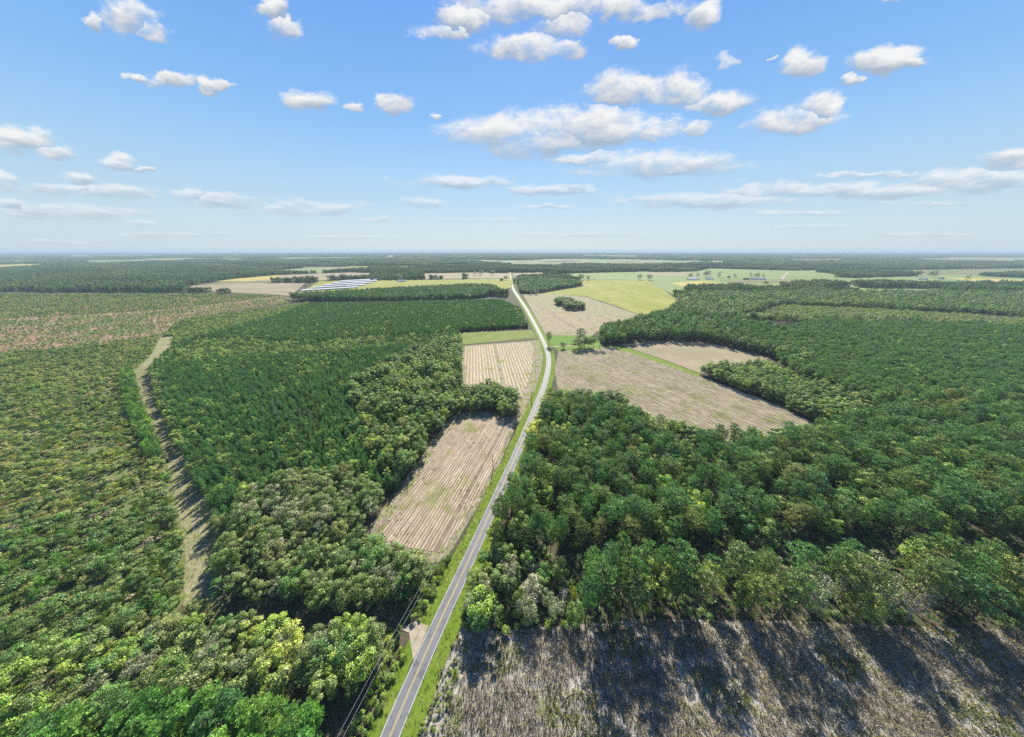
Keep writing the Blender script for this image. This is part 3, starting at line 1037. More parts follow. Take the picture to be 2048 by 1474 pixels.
core_near = gp([(902, 843), (985, 834), (1024, 846), (1003, 905), (973, 968), (932, 1035), (884, 1106), (776, 1090), (764, 1062), (826, 973)])
sheet('furrow_bed', core_near, 0.075, M['furrow'], None, parent=near_field)
rows(near_field, core_near, (862, 1098), (1003, 850), 1.6, 1.1, 0.3)
core_bend = gp([(930, 694), (1058, 684), (1066, 700), (1064, 740), (1054, 770), (1044, 794), (1032, 792), (1004, 778), (930, 768)])
sheet('furrow_bed', core_bend, 0.095, M['headland'], None, parent=bend_field)
rows(bend_field, core_bend, (1048, 770), (1018, 690), 3.6, 2.3, 0.4)
core_far = gp([(1062, 607), (1098, 618), (1168, 628), (1225, 634), (1250, 645), (1190, 664), (1098, 667), (1078, 640)])
sheet('furrow_bed', core_far, 0.12, M['furrow'], None, parent=far_row_field)
rows(far_row_field, core_far, (1098, 640), (1135, 664), 3.4, 1.9, 0.4, mat='straw')
rows(big_field, LW['big_field'], (1224, 709), (1420, 776), 2.7, 1.45, 0.42, inset=2.0, mat='straw')
# ------------------------------------------------------------------ trees, shrubs and grass
T = dict(
    pine=[(0.092, 0.195, 0.054), (0.108, 0.212, 0.060), (0.078, 0.168, 0.052), (0.128, 0.228, 0.058)],
    pine_olive=[(0.171, 0.227, 0.062), (0.145, 0.212, 0.065), (0.222, 0.251, 0.078)],
    pine_bright=[(0.150, 0.300, 0.050), (0.185, 0.325, 0.055), (0.125, 0.265, 0.050)],
    young=[(0.082, 0.180, 0.057), (0.095, 0.204, 0.062), (0.072, 0.157, 0.055), (0.112, 0.204, 0.055)],
    yellow=[(0.427, 0.439, 0.039), (0.512, 0.470, 0.039), (0.359, 0.408, 0.046)],
    lime=[(0.245, 0.345, 0.055), (0.290, 0.360, 0.060), (0.205, 0.305, 0.052)],
    green=[(0.128, 0.220, 0.047), (0.162, 0.243, 0.052), (0.111, 0.188, 0.044)],
    olive=[(0.190, 0.240, 0.066), (0.220, 0.255, 0.075), (0.160, 0.215, 0.060)],
    grey=[(0.265, 0.290, 0.150), (0.295, 0.300, 0.170), (0.235, 0.265, 0.130)],
    scrub=[(0.275, 0.340, 0.078), (0.315, 0.350, 0.090), (0.215, 0.290, 0.068), (0.140, 0.225, 0.057), (0.330, 0.325, 0.115)],
    dusk=[(0.290, 0.235, 0.150), (0.250, 0.215, 0.130), (0.280, 0.250, 0.150)],
)
WORD = dict(pine='dark green', pine_olive='olive-green', pine_bright='bright green', young='dark green', yellow='yellow', lime='yellow-green', green='leafy green',
            olive='olive', grey='grey-green', scrub='mixed green', dusk='brownish')
# zones in order; each point belongs to the first zone that holds it.
# (name, photo outline on the ground, spacing, [(form, weight, lowest, highest, tint set)], place phrase)
UNDER = [
    ('under_edge', [(1120, 1112), (1500, 1088), (2048, 1080), (2900, 1150), (2900, 1300), (2048, 1262), (1600, 1244), (1300, 1240), (1130, 1256)], 3.4,
     [('shrub', .8, 1.2, 3.6, 'green'), ('shrub', .4, 1.2, 3, 'olive'), ('shrub', .15, 1, 2.5, 'dusk')], 'under the pines at the clearing edge'),
    ('under_stand', [(1010, 1000), (1400, 940), (2048, 930), (2900, 980), (2900, 1150), (2048, 1082), (1500, 1090), (1000, 1114)], 4.4,
     [('shrub', .8, 1.2, 4.2, 'green'), ('broadleaf', .25, 5, 9, 'green')], 'under the tall stand right of the road'),
    ('under_verge', [(905, 1290), (925, 1248), (950, 1258), (930, 1330), (885, 1474), (860, 1580), (780, 1580), (822, 1474), (868, 1380)], 1.5,
     [('shrub', .6, .5, 1.5, 'lime'), ('shrub', .5, .5, 1.6, 'olive'), ('shrub', .2, .5, 1.2, 'dusk')], 'on the bank between the verge and the clearing'),
    ('under_road', [(930, 1180), (958, 1120), (1000, 1062), (1100, 1100), (1150, 1150), (1140, 1252), (1000, 1268), (925, 1256)], 3.0,
     [('shrub', .8, 1.2, 3.4, 'lime'), ('shrub', .5, 1.2, 3, 'green')], 'in the brush at the road corner of the clearing'),
]
ZONES = [
    ('front_pines', [(30, 1478), (180, 1446), (330, 1428), (640, 1428), (672, 1474), (600, 1750), (-700, 1750), (-500, 1520)], 4.3,
     [('bushy_pine', 1.0, 11, 15.5, 'pine_bright'), ('bushy_pine', .25, 11, 15, 'pine')], 'in the thicket at the bottom edge'),
    ('front_broad', [(-700, 1420), (0, 1345), (150, 1312), (330, 1262), (560, 1266), (768, 1272), (775, 1300), (715, 1400), (690, 1425), (640, 1428), (330, 1428), (180, 1446), (30, 1478), (-500, 1520)], 4.6,
     [('broadleaf', .55, 8.5, 13, 'olive'), ('broadleaf', .34, 8, 13, 'lime'), ('thin_broadleaf', .06, 9, 12, 'grey'), ('broadleaf', .40, 7, 12.5, 'green')], 'in the band behind the bright pines'),
    ('row_scrub', [(768, 1262), (800, 1255), (812, 1300), (818, 1334), (800, 1370), (745, 1480), (640, 1750), (560, 1750), (700, 1474), (735, 1400)], 1.9,
     [('shrub', 1.0, 1.1, 2.6, 'lime')], 'under the wires beside the road'),
    ('row_scrub2', [(835, 1150), (885, 1128), (905, 1105), (880, 1160), (845, 1240), (800, 1250)], 2.0,
     [('shrub', 1.0, 1.2, 3.0, 'lime'), ('shrub', .4, 1.5, 3.0, 'green')], 'between the near field and the sandy turnout'),
    ('lane_broad', [(436, 1196), (446, 1130), (470, 1085), (560, 1060), (700, 1088), (740, 1112), (840, 1132), (838, 1160), (800, 1226), (640, 1222), (520, 1215)], 5.0,
     [('broadleaf', .6, 9, 14, 'green'), ('broadleaf', .4, 9, 13, 'olive'), ('thin_broadleaf', .12, 9, 12, 'grey')], 'between the near field and the shadowed lane'),
    ('lane_mouth', [(368, 1208), (440, 1206), (440, 1260), (330, 1262)], 3.0,
     [('shrub', .7, 1.5, 4, 'lime'), ('broadleaf', .4, 4, 8, 'olive')], 'at the bottom end of the dirt track'),
    ('field_grey', [(470, 1085), (500, 1000), (600, 965), (690, 965), (770, 1000), (725, 1070), (735, 1105), (560, 1060)], 5.0,
     [('broadleaf', .6, 9, 15, 'olive'), ('thin_broadleaf', .2, 10, 15, 'grey'), ('broadleaf', .35, 9, 14, 'green'), ('broadleaf', .15, 8, 12, 'lime')], 'on the left side of the near field'),
    ('field_lime', [(690, 780), (800, 720), (880, 690), (922, 680), (924, 790), (1004, 782), (1030, 800), (1034, 838), (960, 822), (905, 830), (850, 905), (815, 950), (770, 980), (740, 900)], 5.2,
     [('broadleaf', .30, 9, 15, 'lime'), ('broadleaf', .38, 10, 16, 'green'), ('young_pine', .45, 9, 12, 'young'), ('broadleaf', .10, 9, 14, 'olive')], 'along the upper edge of the near field'),
    ('track_pines', [(252, 742), (270, 752), (284, 808), (312, 875), (326, 918), (292, 920), (262, 830), (244, 770)], 3.6,
     [('young_pine', 1.0, 7, 11, 'pine_bright'), ('young_pine', .8, 7, 11, 'young'), ('broadleaf', .3, 5, 8, 'lime')], 'in the single file along the left of the track'),
    ('track_right', [(302, 742), (316, 742), (345, 840), (400, 950), (452, 1050), (448, 1100), (430, 1062), (382, 962), (342, 870), (313, 802)], 3.6,
     [('broadleaf', .3, 7, 10, 'lime'), ('broadleaf', .3, 7, 10, 'olive'), ('young_pine', .6, 9, 12, 'young')], 'on the right edge of the dirt track'),
    ('plantation_lime', [(350, 690), (420, 678), (600, 690), (900, 668), (905, 688), (700, 708), (480, 722), (330, 735)], 4.0,
     [('young_pine', .7, 7, 10, 'young'), ('broadleaf', .42, 5, 9, 'lime'), ('broadleaf', .2, 5, 8, 'olive')], 'in the lighter belt across the plantation'),
    ('plantation', [(310, 742), (330, 715), (360, 690), (540, 642), (620, 612), (1004, 604), (1040, 622), (1056, 656), (918, 664), (924, 700), (905, 835), (800, 985), (700, 980), (600, 965), (500, 1000), (462, 1075), (400, 950), (345, 840)], 3.45,
     [('young_pine', .94, 8, 11.5, 'young'), ('broadleaf', .05, 7, 10, 'lime')], 'in the plantation left of the road'),
    ('scrub_low', [(-900, 1180), (0, 1060), (180, 1030), (330, 985), (372, 1060), (370, 1200), (330, 1256), (150, 1306), (0, 1338), (-900, 1440)], 2.7,
     [('shrub', .5, 2.5, 5.5, 'green'), ('shrub', .35, 2, 4.5, 'scrub'), ('shrub', .16, 2, 4, 'dusk'), ('broadleaf', .14, 4, 8, 'green'), ('young_pine', .05, 5, 8, 'pine_bright')], 'in the dense regrowth at the lower left'),
    ('scrub', [(-1100, 735), (0, 710), (190, 690), (322, 672), (300, 712), (266, 742), (282, 800), (310, 870), (345, 960), (330, 985), (180, 1030), (0, 1060), (-1000, 1200)], 2.85,
     [('shrub', .9, 1.5, 4.0, 'scrub'), ('shrub', .20, 2, 4.5, 'green'), ('shrub', .05, 2, 3.5, 'dusk'), ('young_pine', .05, 4, 7, 'young'), ('broadleaf', .05, 4, 7, 'lime')], 'in the regrowth left of the track'),
    ('scrub_top', [(345, 690), (330, 672), (356, 645), (560, 615), (620, 606), (600, 622), (540, 645)], 3.2,
     [('shrub', .7, 2.5, 5, 'scrub'), ('young_pine', .3, 4, 7, 'young'), ('broadleaf', .2, 4, 7, 'lime')], 'above the end of the dirt track'),
    ('cut_dense', [(-900, 640), (0, 640), (300, 622), (480, 604), (560, 592), (400, 588), (-900, 587)], 5.2,
     [('young_pine', .5, 3.5, 6, 'young'), ('shrub', .7, 2.5, 4.5, 'scrub'), ('shrub', .2, 2, 4, 'olive')], 'on the far side of the red-brown clearing'),
    ('cut_sparse', [(-1000, 730), (0, 712), (200, 692), (326, 672), (352, 642), (600, 604), (560, 594), (480, 606), (300, 624), (0, 642), (-900, 642)], 6.0,
     [('shrub', .8, 1.6, 3.8, 'scrub'), ('shrub', .3, 2, 3.5, 'green'), ('young_pine', .25, 3, 5, 'young')], 'on the red-brown clearing'),
    ('shed_block', [(552, 602), (800, 607), (930, 601), (1002, 589), (990, 579), (940, 577), (860, 581), (740, 589), (640, 595)], 6.0,
     [('pine', .8, 16, 21, 'pine'), ('broadleaf', .3, 12, 17, 'olive')], 'in the block in front of the white sheds'),
    ('road_block', [(1034, 562), (1040, 586), (1056, 589), (1080, 586), (1164, 572), (1158, 566), (1100, 560), (1046, 556)], 6.0,
     [('pine', .7, 13, 16, 'pine'), ('broadleaf', .3, 12, 15, 'green')], 'in the wedge-shaped block on the far right of the road'),
    ('copse', [(1108, 607), (1122, 603), (1142, 605), (1146, 610), (1124, 613), (1112, 611)], 6.5,
     [('broadleaf', 1.0, 12, 16, 'green')], 'in the round copse in the middle of the far field'),
    ('copse_front', [(1122, 615), (1140, 611), (1166, 612), (1171, 619), (1150, 621), (1130, 620)], 6.5,
     [('broadleaf', 1.0, 11, 16, 'green'), ('broadleaf', .3, 10, 13, 'olive')], 'in the front clump of the far field copse'),
    ('pale_rows', [(1470, 640), (1560, 612), (1750, 620), (2048, 640), (2700, 660), (2700, 690), (2048, 664), (1800, 652), (1640, 646)], 4.2,
     [('young_pine', .3, 5, 8, 'olive'), ('broadleaf', .5, 5, 8, 'lime'), ('broadleaf', .4, 5, 8, 'grey'), ('shrub', .4, 3, 5, 'scrub')], 'in the pale overgrown strips at the right'),
    ('hedge', [(1388, 748), (1412, 744), (1450, 742), (1525, 738), (1600, 772), (1720, 812), (1726, 842), (1640, 852), (1560, 812)], 5.2,
     [('broadleaf', .22, 10, 14, 'lime'), ('broadleaf', .7, 10, 14.5, 'green'), ('broadleaf', .2, 9, 12, 'olive')], 'in the tongue of trees between two right-hand fields'),
    ('dark_wood', [(1192, 694), (1310, 682), (1420, 687), (1540, 716), (1600, 745), (1640, 720), (1560, 668), (1400, 640), (1330, 634), (1284, 645), (1200, 668)], 6.0,
     [('pine', .6, 16, 21, 'pine'), ('broadleaf', .5, 13, 18, 'green'), ('broadleaf', .08, 12, 16, 'lime')], 'in the dark wood above the right-hand fields'),
    ('far_right', [(1330, 630), (1352, 606), (1366, 592), (1700, 590), (2048, 592), (2700, 598), (2700, 690), (2048, 664), (1640, 650), (1470, 645)], 7.6,
     [('pine', .35, 14, 20, 'pine'), ('broadleaf', .5, 12, 20, 'green'), ('broadleaf', .35, 12, 19, 'olive'), ('broadleaf', .25, 11, 17, 'lime')], 'in the far mixed woods'),
    ('right_fine', [(1560, 668), (1640, 652), (2048, 668), (2800, 700), (2800, 900), (2048, 810), (1730, 812), (1600, 765), (1540, 720), (1600, 745)], 5.0,
     [('pine', .9, 14, 17, 'pine'), ('broadleaf', .06, 12, 15, 'lime'), ('broadleaf', .08, 12, 16, 'green')], 'in the fine-textured pine stand at the right'),
    ('road_edge', [(1074, 802), (1090, 800), (1085, 850), (1068, 900), (1046, 950), (1020, 1010), (1000, 1062), (1000, 1100), (978, 1110), (988, 1080), (1012, 1015), (1040, 950), (1062, 890)], 5.0,
     [('broadleaf', .9, 10, 17, 'yellow'), ('broadleaf', .5, 11, 17, 'lime'), ('broadleaf', .3, 10, 16, 'green')], 'on the right bank of the road'),
    ('field_edge', [(1085, 800), (1150, 806), (1236, 812), (1300, 858), (1400, 886), (1500, 890), (1620, 878), (1730, 842), (1740, 862), (1620, 900), (1500, 912), (1390, 908), (1285, 880), (1220, 836), (1085, 830)], 5.6,
     [('broadleaf', .45, 10, 15, 'lime'), ('broadleaf', .5, 11, 16, 'green'), ('pine', .4, 15, 18, 'pine')], 'along the lower edge of the big field'),
    ('right_stand', [(1080, 815), (1220, 830), (1285, 872), (1390, 900), (1500, 905), (1620, 892), (1740, 850), (1730, 812), (2048, 810), (2800, 900), (2900, 1150), (2048, 1078), (1500, 1085), (1160, 1110), (1000, 1112), (1000, 1062), (1020, 1010), (1050, 950), (1070, 900)], 7.1,
     [('pine', .86, 16, 22.5, 'pine'), ('pine', .10, 17, 21, 'pine_olive'), ('broadleaf', .10, 12, 17, 'lime'), ('broadleaf', .10, 12, 17, 'green')], 'in the tall stand right of the road'),
    ('edge_light', [(934, 1176), (958, 1135), (1010, 1122), (1130, 1140), (1150, 1250), (1000, 1266), (928, 1254)], 5.2,
     [('broadleaf', .5, 7, 13, 'lime'), ('thin_broadleaf', .6, 8, 13, 'grey'), ('broadleaf', .4, 7, 12, 'green'), ('shrub', .6, 2, 4, 'lime')], 'at the road corner of the clearing'),
    ('edge_pines', [(1130, 1150), (1500, 1158), (2048, 1148), (2900, 1200), (2900, 1300), (2048, 1258), (1600, 1240), (1300, 1236), (1150, 1250)], 5.7,
     [('edge_pine', .55, 20, 27, 'pine'), ('edge_pine', .35, 20, 26, 'pine_olive'), ('thin_broadleaf', .10, 14, 19, 'grey'), ('broadleaf', .12, 13, 18, 'lime')], 'on the edge of the cut-over clearing'),
]


def zone_points(poly, s):
    P = np.array(poly)
    lo, hi = P.min(0), P.max(0)
    nx, ny = int((hi[0] - lo[0]) / s) + 2, int((hi[1] - lo[1]) / (s * 0.87)) + 2
    ii, jj = np.meshgrid(np.arange(nx), np.arange(ny))
    X = lo[0] + (ii + 0.5 * (jj % 2)) * s
    Y = lo[1] + jj * s * 0.87
    Q = np.stack([X.ravel(), Y.ravel()], 1)
    Q = Q + (RNG.random(Q.shape) - 0.5) * s * 0.75
    return Q[inside(Q, poly)]


KEEP_OUT = ['near_field', 'bend_field', 'strip_meadow', 'far_row_field', 'gold_meadow', 'big_field', 'corner_field', 'ditch_meadow', 'lawn', 'track', 'back_lane', 'turnout']
ZONES += UNDER
plants = []          # (form kind, zone index, item index, x, y, height)
ZPOLY = [gp(z[1]) for z in ZONES]
for zi, (zname, _, s, items, place) in enumerate(ZONES):
    Q = zone_points(ZPOLY[zi], s)
    for zj in range(zi if not zname.startswith('under') else 0):
        if len(Q):
            Q = Q[~inside(Q, ZPOLY[zj])]
    for k in KEEP_OUT:
        if zname.startswith('copse') and k == 'far_row_field':
            continue
        if len(Q):
            Q = Q[~inside(Q, LW[k])]
    if len(Q):
        Q = Q[road_dist(Q) > (6.5 if zname in ('row_scrub', 'row_scrub2') else 8.0)]
    # keep what the camera could see from here or a few steps aside
    pix, dep = project(np.column_stack([Q, np.full(len(Q), 8.0)]))
    vis = (RNG.random(len(Q)) > 0.05) & (dep > 5) & (pix[:, 0] > -260) & (pix[:, 0] < 2308) & (pix[:, 1] < 1620)
    Q = Q[vis]
    if zname in ('scrub', 'scrub_low', 'cut_dense', 'cut_sparse'):       # openings where nothing came up
        f0 = np.sin(Q[:, 0] / 9 + 2 * np.sin(Q[:, 1] / 14)) + np.sin(Q[:, 1] / 7 + 1.5 * np.sin(Q[:, 0] / 17)) + 0.4 * RNG.normal(size=len(Q))
        Q = Q[f0 > -1.55]
    if zname == 'edge_pines':                   # trees left out in strips along the sun line to let light streaks through
        xl = Q[:, 0] - Q[:, 1] * math.tan(SUN_AZ)
        Q = Q[np.sin(xl / 1.25 + 1.5 * np.sin(xl / 9)) + 0.5 * np.sin(xl / 4.7) > -0.62]
    w = np.array([i[1] for i in items])
    # kinds gather in loose patches rather than salt and pepper
    fld = np.stack([np.sin(Q[:, 0] / (17 + 5 * k) + 2.1 * k + zi) + np.sin(Q[:, 1] / (21 + 4 * k) - 1.3 * k + 2 * zi) for k in range(len(items))], 1)
    sc_ = np.log(w)[None, :] + 0.9 * fld * 0.5 + RNG.gumbel(size=(len(Q), len(items)))
    it = sc_.argmax(1)
    for q, i in zip(Q, it):
        f = items[i]
        plants.append((f[0], zi, int(i), q[0], q[1], f[2] + (f[3] - f[2]) * RNG.random()))
print('plants', len(plants))

NAME = dict(pine='pine_tree', edge_pine='pine_tree', bushy_pine='pine_tree', young_pine='young_pine_tree', broadleaf='broadleaf_tree',
            thin_broadleaf='broadleaf_tree', shrub='shrub')
CAT = dict(pine_tree='pine tree', young_pine_tree='young pine', broadleaf_tree='broadleaf tree', shrub='shrub')
LIMIT = dict(pine_tree=300, young_pine_tree=300, broadleaf_tree=300, shrub=300)


def plant_look(p):
    f, zi, ii, x, y, h = p
    tset = ZONES[zi][3][ii][4]
    tint = np.array(T[tset][RNG.integers(len(T[tset]))]) * (0.85 + 0.3 * RNG.random()) * (1 + RNG.normal(size=3) * 0.05)
    return tset, np.clip(tint, 0.01, 0.9)


def make_tree(name, f, i, loc, h, rz, tint, label, cat, group, wide=1.0):
    """A single plant: an Empty at its foot with trunk and crown, or one mesh for a low shrub."""
    h0, forms = FORMS[f]
    s = h / h0
    if name == 'shrub':
        o = bpy.data.objects.new(name, forms[i]['whole'])
        COL.objects.link(o)
        o['tint'] = [float(c) for c in tint]
    else:
        o = empty(name, loc, rz)
        for part in ('trunk', 'crown'):
            if forms[i][part] is None:
                continue
            c = bpy.data.objects.new(part, forms[i][part])
            COL.objects.link(c)
            c.parent = o
            c['tint'] = [float(v) for v in tint]
    o.location = loc
    o.rotation_euler = (0, 0, rz)
    o.scale = (s * wide, s * wide, s)
    tag(o, label, cat, group)
    return o


def quarter(v, words):
    """Rank positions within a zone into thirds."""
    r = np.argsort(np.argsort(v)) / max(len(v) - 1, 1)
    return [words[min(int(k * len(words)), len(words) - 1)] for k in r]


by_kind = {}
for p in plants:
    by_kind.setdefault(NAME[p[0]], []).append(p)
SIZE_W = {}
for kind, lst in by_kind.items():
    A = np.array([(p[3], p[4], p[5]) for p in lst])
    pix, dep = project(np.column_stack([A[:, 0], A[:, 1], A[:, 2] * 0.8]))
    infr = (pix[:, 0] > 8) & (pix[:, 0] < 2040) & (pix[:, 1] > 505) & (pix[:, 1] < 1462) & (dep > 10)
    score = np.where(infr, A[:, 2] / np.maximum(dep, 1), -1)
    order = np.argsort(-score)
    single = set(order[:LIMIT[kind]].tolist())
    rest = {}
    where = {}
    for zi in set(p[1] for p in lst):
        js = [j for j, p in enumerate(lst) if p[1] == zi and j in single]
        if len(js) > 4:
            a = quarter(pix[js, 0], ['far-left', 'left', 'middle', 'right', 'far-right'])
            b = quarter(-pix[js, 1], ['front', 'mid', 'rear'])
            for j, u_, v_ in zip(js, a, b):
                where[j] = v_ + '-' + u_
    for j, p in enumerate(lst):
        f, zi, ii, x, y, h = p
        tset, tint = plant_look(p)
        nf = len(FORMS[f][1])
        fi, rz, wide = int(RNG.integers(nf)), RNG.random() * 6.283, 0.80 + 0.45 * RNG.random()
        if j in single and score[j] > 0:
            place = ZONES[zi][4]
            word = WORD[tset]
            noun = {'pine_tree': 'pine tree', 'young_pine_tree': 'young pine', 'broadleaf_tree': 'broadleaf tree', 'shrub': 'shrub'}[kind]
            lo, hi = ZONES[zi][3][ii][2], ZONES[zi][3][ii][3]
            size = 'tall ' if h > lo + 0.72 * (hi - lo) else ('small ' if h < lo + 0.25 * (hi - lo) else '')
            sparse = 'half-bare ' if f == 'thin_broadleaf' else ''
            make_tree(kind, f, fi, (x, y, 0), h, rz, tint, (size + sparse + word + ' ' + noun + (', ' + where[j] + ' ' if j in where else ' ') + place), CAT[kind], CAT[kind] + 's ' + place, wide)
        else:
            s = h / FORMS[f][0]
            rest.setdefault(f, []).append((x, y, fi, rz, s * wide, s, tint))
    for f, r in rest.items():
        P = np.array([(a[0], a[1], 0.0) for a in r])
        scatter({'pine': 'pine_forest', 'edge_pine': 'edge_pine_forest', 'bushy_pine': 'bushy_pine_forest', 'young_pine': 'young_pine_forest', 'broadleaf': 'broadleaf_forest',
                 'thin_broadleaf': 'thin_broadleaf_forest', 'shrub': 'scrub_vegetation'}[f], f, P, [a[2] for a in r], np.array([a[3] for a in r]),
                np.array([(a[4], a[4], a[5]) for a in r]), np.array([a[6] for a in r]),
                {'pine': 'mass of dark pine crowns filling the woods beyond the front trees', 'edge_pine': 'mass of tall pines behind the clearing edge', 'bushy_pine': 'mass of bright bushy pines at the bottom edge',
                 'young_pine': 'mass of young plantation pines left of the road', 'broadleaf': 'mass of mixed broadleaf crowns through the woods', 'thin_broadleaf': 'mass of thin greyish broadleaf crowns',
                 'shrub': 'mass of low scrub covering the cut-over land'}[f], 'forest' if f != 'shrub' else 'scrub')
    print(kind, len(lst))
# ------------------------------------------------------------------ far farmland and woods
FAR = [
    ('tan_field', [(372, 580), (556, 590), (580, 592), (612, 566), (500, 566), (385, 572)], 'pale tan field beyond the red-brown clearing'),
    ('olive_field', [(385, 572), (500, 566), (640, 561), (610, 556), (440, 564)], 'striped olive field behind the pale tan field'),
    ('yellow_field', [(430, 563), (478, 557), (560, 550), (548, 558), (500, 562)], 'bright yellow crop strip on the left beside the far wood'),
    ('tan_field', [(500, 562), (548, 558), (560, 550), (700, 545), (742, 546), (730, 556), (640, 561)], 'brown ploughed field with lone trees behind the white sheds'),
    ('green_field', [(546, 541), (640, 534), (732, 534), (736, 541), (640, 546), (570, 546)], 'light green pasture far left of the road'),
    ('gold_meadow', [(580, 596), (640, 597), (740, 592), (860, 586), (940, 582), (1000, 582), (1024, 574), (1024, 557), (850, 560), (640, 562)], 'straw-yellow grass round the white sheds'),
    ('tan_field', [(850, 558), (1021, 556), (1021, 547), (960, 545), (850, 547)], 'tan field in front of the straight far road end'),
    ('tan_field', [(1026, 557), (1046, 555), (1100, 549), (1100, 545), (1026, 546)], 'narrow tan field right of the far road end'),
    ('green_field', [(1300, 561), (1296, 552), (1450, 553), (1700, 556), (1720, 562), (1600, 558), (1440, 560), (1380, 566)], 'pale green paddocks round the far houses'),
    ('tan_field', [(1296, 552), (1290, 545), (1400, 546), (1420, 551)], 'grey-tan field behind the far barns'),
    ('green_field', [(1380, 546), (1420, 537), (1568, 541), (1650, 546), (1680, 553), (1450, 553)], 'light green field behind the far houses'),
    ('olive_field', [(1440, 561), (1600, 558), (1640, 562), (1560, 566), (1470, 567)], 'brown-grey field in front of the far houses'),
    ('yellow_field', [(1340, 566), (1400, 562), (1440, 566), (1420, 572), (1360, 572)], 'small golden field behind the thin row of pines'),
    ('green_field', [(1690, 562), (1720, 556), (1840, 553), (1900, 557), (1930, 561), (1800, 563)], 'pale paddock beside the far farm'),
    ('yellow_field', [(1890, 555), (2060, 560), (2200, 564), (2200, 572), (2048, 568), (1930, 561)], 'golden field at the right edge below the far trees'),
    ('olive_field', [(1810, 549), (1830, 540), (2100, 536), (2200, 541), (2200, 549), (2000, 549)], 'dull green field at the right edge'),
    ('tan_field', [(1540, 531), (1740, 532), (1800, 535), (1600, 536)], 'distant brownish field strip on the right'),
    ('yellow_field', [(-100, 534), (0, 530), (90, 528), (80, 534), (0, 538)], 'distant pale yellow field at the left edge'),
    ('green_field', [(150, 526), (240, 522), (250, 524), (180, 529)], 'distant green field strip on the left'),
    ('tan_field', [(240, 524), (300, 519), (380, 516), (400, 518), (330, 524), (260, 527)], 'distant orange-tan field strip on the left'),
    ('olive_field', [(480, 513), (560, 511), (560, 513), (500, 515)], 'far pale strip in the left distance'),
    ('olive_field', [(1090, 521), (1160, 519), (1160, 522), (1100, 523)], 'far pale strip straight ahead'),
    ('olive_field', [(1560, 519), (1680, 518), (1680, 520), (1580, 521)], 'far pale strip in the right distance'),
    ('olive_field', [(1880, 518), (1990, 517), (1990, 519), (1890, 520)], 'farther pale strip in the right distance'),
]
# belts of trees left standing on the far plain at the right
BELTS = [gp(b) for b in (
    [(1640, 550), (1700, 545), (1800, 547), (1832, 553), (1790, 556), (1690, 556)], [(1600, 545), (1660, 543), (1700, 546), (1640, 549)],
    [(1690, 570), (1760, 566), (1900, 572), (1880, 578), (1720, 577)], [(1900, 570), (2048, 573), (2300, 578), (2300, 592), (1890, 590)],
    [(1960, 551), (2060, 548), (2300, 550), (2300, 556), (2048, 556), (1970, 553)], [(1560, 573), (1640, 568), (1690, 574), (1640, 580), (1570, 580)],
    [(1380, 580), (1440, 574), (1560, 580), (1700, 584), (1700, 592), (1370, 590)], [(1880, 547), (1930, 544), (1950, 548), (1900, 550)], [(1310, 556), (1345, 555), (1348, 560), (1312, 561)],
    [(1300, 549), (1380, 547), (1410, 549), (1390, 551), (1310, 552)])]
PLAIN = gp([(1300, 566), (1352, 592), (2400, 598), (2400, 540), (1700, 540), (1300, 544)])
FARW = []
sheet('pasture_field', PLAIN, 0.25, M['green_field'], 'broad pale farmland plain on the right under the far houses', 'field')
rs = np.random.default_rng(21)
STRIPS = []
for i in range(30):
    yy = 507.5 + 27 * rs.random() ** 0.8
    xx, ww, hh = rs.random() * 2048, 40 + 130 * rs.random(), (yy - 500) * (0.03 + 0.07 * rs.random())
    STRIPS.append((['tan_field', 'olive_field', 'green_field', 'gold_meadow'][i % 4], [(xx - ww, yy), (xx + ww, yy + rs.normal() * .4), (xx + ww * 0.9, yy + hh), (xx - ww * 1.05, yy + hh)]))
NAMES = dict(tan_field='tan_field', olive_field='olive_field', yellow_field='yellow_field', green_field='green_field', gold_meadow='straw_field')
for i, (mk, px, lab) in enumerate(FAR):
    w = gp(px)
    FARW.append(w)
    far = min(p[1] for p in px)
    sheet(NAMES[mk], w, 0.35 + 0.02 * i + (2.0 if far < 530 else 0), M[mk], lab, 'field')
for i, (mk, px) in enumerate(STRIPS):
    w = gp(px)
    FARW.append(w)
    o = sheet('field_strip', w, 1.2 + 0.03 * i, M[mk], 'thin field strip among the forests of the hazy distance', 'field')
    o['group'] = 'thin field strips in the distance'
tube_line('farm_road', [(1564, 559), (1568, 553), (1574, 547), (1576, 544)], 1.0, 6.0, 'sand', 'short white farm road beside the far houses', 'road')


def wood_points(y_near, y_far, s, xm=300):
    d0, d1 = g(CX, y_near)[1], g(CX, y_far)[1]
    Q = []
    y = d0
    while y < d1:
        half = (1024 + xm) / F * (y * math.cos(PITCH) + CAMH * math.sin(PITCH))
        n = int(2 * half / s)
        x = (np.arange(n) - n / 2) * s
        Q.append(np.stack([x, np.full(n, y)], 1))
        y += s
    Q = np.concatenate(Q)
    return Q + (RNG.random(Q.shape) - 0.5) * s * 0.6


